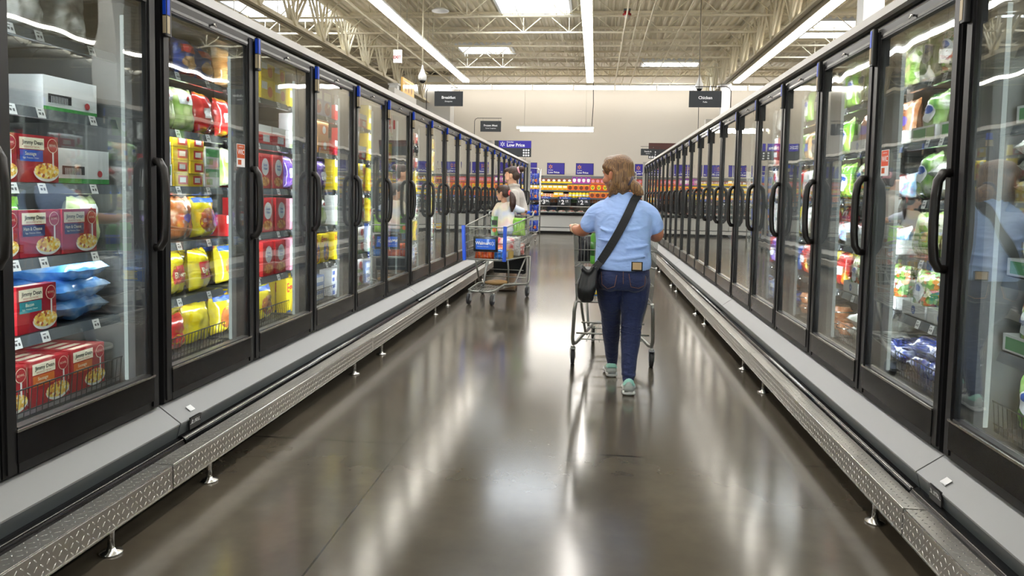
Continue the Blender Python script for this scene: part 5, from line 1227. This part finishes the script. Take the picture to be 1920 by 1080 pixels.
limb(b, [(.105, 4.965, .71), (.115, 5.02, .60), (.125, 5.10, .46), (.130, 5.17, .35), (.140, 5.27, .20), (.148, 5.335, .095)], [.07, .066, .048, .044, .034, .026], SKIN); limb(b, [(.272, 4.965, .71), (.268, 4.975, .60), (.256, 4.985, .46), (.252, 4.955, .34), (.243, 4.90, .20), (.240, 4.855, .095)], [.07, .066, .048, .044, .034, .026], SKIN)
hand(b, (-.135, 5.262, 1.032), (-.02, 1, .18), (0, .15, -1), SKIN, 1., 1.15, side=-1)
hand(b, (.372, 5.262, 1.032), (-.02, 1, .18), (0, .15, -1), SKIN, 1., 1.15, side=1)
body = rel(organic(b, 'body', W, SKIN, .0055, 3), W)
face_parts(W, Matrix.Translation(-Vector(W.location)) @ HM, 1.0, mat('lips', srgb('#a5604f'), .5), HAIR2)
# T-shirt
b = MB(); b.loft([ring((x, y, z), rx, ry, 28, 2.4, tl) for z, x, y, rx, ry, tl in ((.800, .190, 4.955, .176, .150, .10), (.83, .190, 4.955, .181, .155, .08), (.90, .188, 4.955, .177, .150, 0), (.97, .186, 4.952, .174, .142, 0), (1.04, .184, 4.95, .180, .133, 0), (1.10, .182, 4.95, .187, .126, 0), (1.15, .181, 4.95, .184, .116, 0), (1.19, .180, 4.95, .166, .100, 0), (1.222, .176, 4.95, .128, .082, 0), (1.255, .168, 4.947, .084, .066, 0), (1.283, .168, 4.945, .066, .060, 0))], TEE)
limb(b, [(.060, cy, 1.170), (.010, 4.96, 1.140), (-.022, 4.975, 1.10), (-.036, 4.985, 1.072)], [.062, .061, .057, .058], TEE); limb(b, [(.300, cy, 1.170), (.348, 4.955, 1.140), (.374, 4.96, 1.10), (.384, 4.965, 1.068)], [.062, .061, .057, .058], TEE)
b.tube([(.012+k*0, 4.86, .99) for k in range(1)]+[(.03, 4.83, .985), (.10, 4.812, .975), (.18, 4.806, .972)], [.004, .009, .010, .004], TEE, 8); b.tube([(.20, 4.80, .93), (.28, 4.812, .94), (.345, 4.85, .955)], [.004, .010, .005], TEE, 8)
b.tube([(.02, 4.85, 1.06), (.08, 4.825, 1.035), (.15, 4.817, 1.03)], [.004, .009, .004], TEE, 8); b.tube([(.20, 4.815, 1.04), (.27, 4.825, 1.05), (.33, 4.86, 1.075)], [.004, .009, .004], TEE, 8); b.tube([(.10, 4.81, .865), (.15, 4.80, .86), (.25, 4.80, .875), (.33, 4.83, .885)], [.004, .009, .009, .004], TEE, 8)
tee = rel(organic(b, 't_shirt', W, TEE, .007, 5), W)
# jeans
b = MB(); b.loft([ring((x, y, z), rx, ry, 28, 2.4) for z, x, y, rx, ry in ((.66, .188, 4.965, .160, .120), (.71, .189, 4.962, .171, .142), (.76, .190, 4.96, .172, .146), (.81, .190, 4.957, .165, .138), (.84, .190, 4.955, .16, .13))], DENIM)
limb(b, [(.105, 4.965, .71), (.115, 5.02, .60), (.125, 5.10, .46), (.130, 5.17, .35), (.140, 5.27, .20), (.148, 5.335, .095)], [.094, .087, .066, .061, .048, .037], DENIM)
limb(b, [(.272, 4.965, .71), (.268, 4.975, .60), (.256, 4.985, .46), (.252, 4.955, .34), (.243, 4.90, .20), (.240, 4.855, .095)], [.098, .092, .070, .065, .051, .039], DENIM)
for (x, y, z, r) in ((.252, 4.94, .42, .066), (.250, 4.93, .385, .066), (.243, 4.88, .16, .043), (.241, 4.865, .125, .043), (.127, 5.12, .42, .062), (.143, 5.31, .145, .041)):
    b.tube([(x+r*math.cos(a), y+r*math.sin(a), z+.008*math.sin(a*2)) for a in [2*PI*k/16 for k in range(16)]], .006, DENIM, 6, closed=True)
for s, xx in ((-1, .112), (1, .262)): b.ell((xx, 4.868, .725), (.078, .060, .075), DENIM, 16, 10)
jeans = rel(organic(b, 'jeans', W, DENIM, .007, 4), W)
# stitching and pockets projected on the jeans
L_ = Vector(W.location); jb = BVHTree.FromPolygons([v.co-L_*0 for v in jeans.data.vertices], [tuple(p.vertices) for p in jeans.data.polygons]); tb = BVHTree.FromPolygons([v.co.copy() for v in tee.data.vertices], [tuple(p.vertices) for p in tee.data.polygons])
ST = mat('tan stitching', srgb('#8a5a3a'), .7)
def onback(bv, x, z, y0=4.5):
    h = bv.ray_cast(Vector((x, y0, z)), Vector((0, 1, 0))); return (h[0], h[1]) if h[0] else (None, None)
def stitch(pts, r=.0016):
    q = [];
    for a, c in zip(pts, pts[1:]):
        for k in range(6):
            h, n_ = onback(jb, lerp(a[0], c[0], k/6), lerp(a[1], c[1], k/6))
            if h: q.append(h+n_*.001)
    b = MB(); b.tube(q, r, ST, 5); o = b.build('stitching', W); o.location = -L_
stitch([(.052, .775), (.058, .70), (.092, .672), (.135, .69), (.150, .775)]); stitch([(.222, .772), (.238, .69), (.285, .682), (.322, .70), (.328, .77)]); stitch([(.187, .79), (.188, .74), (.190, .70)])
# phone wallet poking from the back pocket
b = MB(); h, n_ = onback(jb, .270, .775); y0 = min(h.y, onback(tb, .270, .83)[0].y)-.001; b.box(.236, .305, y0-.010, y0+.002, .790, .849, BLACKG); b.box(.243, .298, y0-.0115, y0-.010, .800, .845, mat('tan card', srgb('#b99a72'), .6)); o = b.build('phone_wallet', None); tag(o, 'tan and black phone wallet poking out of the back jeans pocket', 'wallet'); 
# shoes
SW = mat('trainer white', srgb('#d9dad6'), .6); SG = mat('trainer grey knit', srgb('#aeb3ae'), .75); MINT = mat('heel mint', srgb('#8fc4b4'), .55)
for heel, fd, pt in (((.241, 4.80, .004), (.04, 1), 0.), ((.147, 5.285, .004), (-.08, 1), .0)):
    k0 = len(W.children); shoe(W, Vector(heel)-L_, fd, .235, SG, SW, MINT, pt)
# hair
b = MB()
def HE(c, r, n=18, k=12):
    t = MB(); t.ell(c, r, HAIR1, n, k); b.add([HM @ Vector(v) for v in t.v], t.f, HAIR1, True)
HE((0, -.028, .044), (.084, .092, .080)); HE((0, -.050, -.005), (.080, .068, .090)); HE((0, -.045, -.055), (.070, .058, .075)); HE((0, .02, .082), (.066, .060, .040)); HE((-.02, -.055, -.085), (.055, .042, .050))
for q in (-1, 1): HE((q*.060, .010, .045), (.026, .050, .055)); HE((q*.062, -.038, -.03), (.022, .040, .07))
limb(b, [HM @ Vector(p) for p in ((.070, .030, .05), (.082, .0, .0), (.080, -.02, -.06), (.07, -.02, -.12))], [.02, .018, .018, .008], HAIR1, 10)
limb(b, [HM @ Vector(p) for p in ((-.066, .040, .05), (-.080, -.030, .02), (-.078, -.045, -.04), (-.074, -.010, -.10), (-.07, .02, -.145))], [.022, .014, .020, .022, .008], HAIR1, 10)
limb(b, [(.115, 4.91, 1.33), (.120, 4.895, 1.30), (.128, 4.89, 1.275)], [.036, .030, .014], HAIR1); limb(b, [(.16, 4.90, 1.34), (.165, 4.89, 1.30), (.172, 4.885, 1.278)], [.034, .028, .014], HAIR1)
limb(b, [(.190, 4.90, 1.365), (.222, 4.885, 1.345), (.256, 4.88, 1.31), (.283, 4.875, 1.28), (.302, 4.875, 1.265)], [.026, .030, .036, .024, .006], HAIR1, 12); limb(b, [(.22, 4.89, 1.34), (.243, 4.87, 1.30), (.262, 4.865, 1.262)], [.024, .024, .006], HAIR1, 10)
hair = rel(organic(b, 'hair', W, HAIR1, .006, 4), W)
b = MB(); b.tube([(.219+.026*math.cos(a)*.5, 4.887+.03*math.sin(a), 1.35+.026*math.cos(a)) for a in [2*PI*k/14 for k in range(14)]], .008, mat('hair tie dark', (.05, .04, .06), .5), 8, closed=True); o = b.build('hair_tie', W); o.location = -L_
# cross-body strap and handbag
pts = []; nr = []; A_ = (.262, 1.27); Z_ = (.030, .815)
for k in range(26):
    t = k/25; x = lerp(A_[0], Z_[0], t)+.012*math.sin(t*PI); z = lerp(A_[1], Z_[1], t); h, n_ = onback(tb, x, min(z, 1.262))
    if h: pts.append(h+n_*.0015+Vector((0, 0, max(0, z-1.262)))); nr.append(Vector((n_.x*.5, n_.y, n_.z*.5)).normalized())
for _ in range(3): pts = [sum((pts[max(0, min(len(pts)-1, i+d))] for d in (-2, -1, 0, 1, 2)), Vector())/5+Vector((0, -.003, 0)) for i in range(len(pts))]; nr = [sum((nr[max(0, min(len(nr)-1, i+d))] for d in (-2, -1, 0, 1, 2)), Vector()).normalized() for i in range(len(nr))]
HB = empty('handbag', 'small black slouchy handbag hanging at the hip on a wide crossbody strap', 'handbag', (-.02, 4.88, .66))
STRAP = mat('black webbing', (.012, .012, .014), .75); LEA = mat('black soft leather', (.010, .010, .011), .42, bump=.35, bscale=14)
b = MB(); top = [Vector((.275, 4.93, 1.277)), Vector((.268, 4.885, 1.262))]; tp = pts[0]
ribbon(b, top+pts, [Vector((.3, -.2, .95)).normalized(), Vector((.2, -.6, .7)).normalized()]+nr, .052, .005, STRAP)
end = pts[-1]; ribbon(b, [end, Vector((.012, 4.83, .80)), Vector((-.005, 4.85, .775))], [nr[-1]]*3, .048, .005, STRAP); o = b.build('strap', HB); o.location = -Vector(HB.location)
b = MB(); b.loft([ring((x, y, z), rx, ry, 20, 3.0) for z, x, y, rx, ry in ((.580, -.040, 4.89, .030, .06), (.592, -.040, 4.89, .045, .085), (.64, -.038, 4.89, .050, .105), (.70, -.036, 4.89, .045, .110), (.755, -.034, 4.89, .040, .110), (.795, -.034, 4.89, .038, .108))], LEA)
for dx, dz, r in ((-.078, .60, .020), (-.055, .585, .024), (-.020, .595, .024), (.0, .62, .018)): limb(b, [(dx, 4.80, dz+.02), (dx+.004, 4.785, dz+.08), (dx+.012, 4.795, dz+.15), (dx+.02, 4.81, dz+.19)], [r*.8, r*1.15, r*.8, r*.4], LEA, 10)
for q in (-1, 1): limb(b, [(-.034+q*.034, 4.80, .79), (-.034+q*.040, 4.86, .805), (-.034+q*.036, 4.96, .80)], [.010, .011, .009], LEA, 8)
limb(b, [(-.060, 4.79, .80), (-.030, 4.785, .775), (.0, 4.79, .81)], [.012, .014, .010], LEA, 8)
o = organic(b, 'bag_body', HB, LEA, .006, 3); o.location = -Vector(HB.location)
b = MB(); b.tube([(-.02, 4.79, .785), (-.012, 4.785, .765), (-.002, 4.79, .785), (-.01, 4.795, .80)], .0025, CHROME, 6, closed=True); b.box(-.045, -.035, 4.785, 4.79, .765, .78, CHROME); o = b.build('buckle', HB); o.location = -Vector(HB.location)
# wristband
b = MB(); b.tube([(-.130+.029*math.cos(a), 5.245+.004*math.sin(a), 1.029+.029*math.sin(a)) for a in [2*PI*k/16 for k in range(16)]], .006, mat('watch band pale', srgb('#d9c9b0'), .5), 6, closed=True); o = b.build('watch_band', W); o.location = -L_

# ================= woman behind the far cart
M_ = empty('person', 'person in a light grey jacket with a dark hair bun, behind the far cart', 'person', (-1.07, 9.93, 0)); ML = Vector(M_.location)
GJ = cloth('light grey fleece', srgb('#b3aca4'), 10, .012, .9, (1, 1, 1.5), .05); TANP = cloth('tan trousers', srgb('#8d745c'), 9, .01, .85, (1, 1, 2), .05)
b = MB(); HM2 = Matrix.Translation((-1.085, 9.90, 1.50)) @ Matrix.Rotation(math.radians(82), 4, 'Z') @ Matrix.Rotation(math.radians(-14), 4, 'X')
head_geo(b, HM2, 1.0, SKIN2); limb(b, [(-1.05, 9.93, 1.28), (-1.055, 9.925, 1.36), (-1.075, 9.915, 1.45)], [.06, .048, .048], SKIN2)
b.loft([ring((-1.05, 9.93, z), rx, ry) for z, rx, ry in ((.8, .11, .10), (1.1, .11, .10), (1.3, .10, .08))], SKIN2)
limb(b, [(-1.05, 9.79, 1.25), (-1.03, 9.70, 1.02), (-1.10, 9.66, .98)], [.045, .04, .03], SKIN2)
hand(b, (-.93, 9.72, 1.04), (.3, -.9, 0), (0, 0, -1), SKIN2, .95, 1., 1)
limb(b, [(-.98, 10.02, 1.22), (-.92, 9.95, 1.06), (-.93, 9.75, 1.03)], [.045, .04, .026], SKIN2)
for q in (-1, 1): limb(b, [(-1.07, 9.93+q*.08, .80), (-1.07, 9.93+q*.08, .45), (-1.06, 9.93+q*.08, .09)], [.07, .045, .03], SKIN2)
rel(organic(b, 'body', M_, SKIN2, .007, 3), M_); face_parts(M_, Matrix.Translation(-ML) @ HM2, 1., mat('lips', srgb('#a5604f'), .5), HAIR2)
b = MB(); b.loft([ring((x, 9.93, z), rx, ry, 24) for z, x, rx, ry in ((.80, -1.05, .135, .175), (.95, -1.05, .132, .165), (1.1, -1.05, .135, .175), (1.22, -1.045, .13, .19), (1.29, -1.04, .11, .155), (1.335, -1.045, .075, .09), (1.36, -1.05, .06, .065))], GJ)
limb(b, [(-1.04, 9.78, 1.26), (-1.02, 9.73, 1.14), (-1.02, 9.70, 1.02), (-1.08, 9.68, .99)], [.07, .062, .056, .048], GJ); limb(b, [(-1.0, 10.07, 1.26), (-.945, 10.0, 1.12), (-.92, 9.93, 1.05), (-.93, 9.80, 1.035)], [.07, .062, .054, .042], GJ)
b.tube([(-1.115, 9.90, 1.375), (-1.05, 9.845, 1.385), (-.99, 9.90, 1.375), (-.995, 9.98, 1.37), (-1.07, 10.0, 1.365), (-1.12, 9.96, 1.36)], .022, GJ, 8, closed=True)
rel(organic(b, 'jacket', M_, GJ, .009, 5), M_)
b = MB(); b.loft([ring((-1.06, 9.93, z), rx, ry, 20) for z, rx, ry in ((.68, .12, .16), (.76, .13, .17), (.84, .125, .16))], TANP)
for q in (-1, 1): limb(b, [(-1.06, 9.93+q*.08, .74), (-1.07, 9.93+q*.085, .45), (-1.06, 9.93+q*.085, .10)], [.09, .07, .06], TANP)
rel(organic(b, 'trousers', M_, TANP, .009, 4), M_)
for q in (-1, 1): shoe(M_, Vector((-1.0, 9.93+q*.085, .003))-ML, (-1, 0), .24, mat('tan shoe', srgb('#7a6248'), .6), mat('tan sole', srgb('#4a3a2c'), .6), mat('tan shoe', srgb('#7a6248'), .6))
b = MB()
def HE2(HMx, c, r): t = MB(); t.ell(c, r, HAIR2, 16, 12); b.add([HMx @ Vector(v) for v in t.v], t.f, HAIR2, True)
HE2(HM2, (0, -.030, .045), (.080, .088, .076)); HE2(HM2, (0, -.055, .0), (.074, .058, .075)); HE2(HM2, (0, .03, .080), (.062, .052, .036)); HE2(HM2, (0, -.145, .055), (.045, .045, .042)); HE2(HM2, (0, -.11, .04), (.03, .03, .03))
rel(organic(b, 'hair', M_, HAIR2, .006, 4), M_)
b = MB(); b.tube([HM2 @ Vector((.034*math.cos(a), -.112, .05+.034*math.sin(a))) for a in [2*PI*k/14 for k in range(14)]], .013, mat('pink scrunchie', srgb('#e8a3ac'), .8), 8, closed=True); o = b.build('scrunchie', M_); o.location = -ML

# ================= girl riding in the far cart
G_ = empty('person', 'small girl with a dark ponytail in a pastel tie-dye top sitting in the far cart', 'person', (-1.10, 9.42, .76)); GL = Vector(G_.location)
TIE = mixmat('pastel tie-dye', [(.25, S_('#c4d0e6')), (.4, S_('#d6dcec')), (.5, S_('#efe8d2')), (.58, S_('#ecd3cc')), (.68, S_('#dde2ee')), (.8, S_('#c4cfe4'))], 3.2, kind='noise', rough=.85, coat=0, bump=.15)
LBL = cloth('pale blue trousers', srgb('#9fb4d0'), 12, .008, .85, (1, 1, 1), .05)
b = MB(); HM3 = Matrix.Translation((-1.135, 9.37, 1.275)) @ Matrix.Rotation(math.radians(72), 4, 'Z') @ Matrix.Rotation(math.radians(-4), 4, 'X')
head_geo(b, HM3, .84, SKIN2); limb(b, [(-1.11, 9.40, 1.12), (-1.12, 9.39, 1.20)], [.038, .036], SKIN2)
b.loft([ring((-1.10, 9.41, z), rx, ry) for z, rx, ry in ((.79, .09, .07), (1.0, .09, .065), (1.12, .08, .05))], SKIN2)
limb(b, [(-1.01, 9.41, 1.12), (-.93, 9.43, 1.07), (-.88, 9.50, 1.055)], [.03, .028, .02], SKIN2); limb(b, [(-1.20, 9.41, 1.11), (-1.235, 9.40, 1.0), (-1.22, 9.47, .93)], [.03, .028, .02], SKIN2)
hand(b, (-.885, 9.50, 1.056), (.3, .9, .1), (0, 0, -1), SKIN2, .68, .9, 1); hand(b, (-1.22, 9.47, .93), (.1, .9, -.1), (0, 0, -1), SKIN2, .68, .9, -1)
for q in (-1, 1): limb(b, [(-1.10+q*.06, 9.43, .81), (-1.10+q*.07, 9.60, .80), (-1.10+q*.075, 9.63, .62)], [.05, .042, .03], SKIN2)
rel(organic(b, 'body', G_, SKIN2, .006, 3), G_); face_parts(G_, Matrix.Translation(-GL) @ HM3, .84, mat('lips', srgb('#a5604f'), .5), HAIR2)
b = MB(); b.loft([ring((-1.10, 9.41, z), rx, ry, 20) for z, rx, ry in ((.80, .125, .10), (.90, .12, .095), (1.0, .115, .088), (1.09, .112, .078), (1.135, .09, .062), (1.165, .05, .045))], TIE)
limb(b, [(-1.02, 9.41, 1.11), (-.95, 9.42, 1.075), (-.895, 9.475, 1.06)], [.048, .042, .034], TIE); limb(b, [(-1.18, 9.41, 1.11), (-1.23, 9.40, 1.02), (-1.225, 9.45, .945)], [.048, .042, .034], TIE)
rel(organic(b, 'top', G_, TIE, .007, 4), G_)
b = MB(); b.loft([ring((-1.10, 9.43, z), rx, ry, 18) for z, rx, ry in ((.77, .11, .10), (.82, .125, .115), (.86, .115, .10))], LBL)
for q in (-1, 1): limb(b, [(-1.10+q*.06, 9.44, .815), (-1.10+q*.07, 9.60, .81), (-1.10+q*.075, 9.64, .66)], [.062, .054, .044], LBL)
rel(organic(b, 'trousers', G_, LBL, .007, 4), G_)
for q in (-1, 1): shoe(G_, Vector((-1.10+q*.075, 9.60, .555))-GL, (0, 1), .16, LEA, BLACK, LEA, 0, .034)
b = MB()
HE2(HM3, (0, -.022, .036), (.068, .078, .066)); HE2(HM3, (0, -.045, .0), (.062, .050, .062)); HE2(HM3, (0, .02, .066), (.054, .048, .032))
for q in (-1, 1): HE2(HM3, (q*.05, .005, .03), (.022, .04, .045))
limb(b, [HM3 @ Vector(p) for p in ((0, -.085, -.005), (0, -.118, -.02), (.0, -.135, -.075), (.0, -.13, -.15), (.005, -.115, -.23))], [.024, .028, .040, .042, .014], HAIR2, 12)
rel(organic(b, 'hair', G_, HAIR2, .006, 4), G_)
b = MB(); b.tube([HM3 @ Vector((.026*math.cos(a), -.098, -.008+.026*math.sin(a))) for a in [2*PI*k/14 for k in range(14)]], .011, mat('coral scrunchie', srgb('#d9655f'), .8), 8, closed=True); o = b.build('scrunchie', G_); o.location = -GL
EXPO = 1.38
# ------------------------------------------------------------------ world and view
w = bpy.data.worlds.new('World'); SC.world = w; w.use_nodes = True
bg = w.node_tree.nodes['Background']; bg.inputs[0].default_value = (.86, .93, 1, 1); bg.inputs[1].default_value = 5.
SC.view_settings.view_transform = 'Standard'; SC.view_settings.look = 'None'; SC.view_settings.gamma = 1; SC.view_settings.use_curve_mapping = False
SC.view_settings.exposure = EXPO
SC.cycles.max_bounces = 7; SC.cycles.diffuse_bounces = 3; SC.cycles.glossy_bounces = 4; SC.cycles.transmission_bounces = 4; SC.cycles.transparent_max_bounces = 14
SC.cycles.caustics_reflective = False; SC.cycles.caustics_refractive = False; SC.cycles.sample_clamp_indirect = 6.; SC.cycles.sample_clamp_direct = 0.
SC.cycles.use_denoising = True; SC.cycles.use_adaptive_sampling = True; SC.cycles.adaptive_threshold = .035
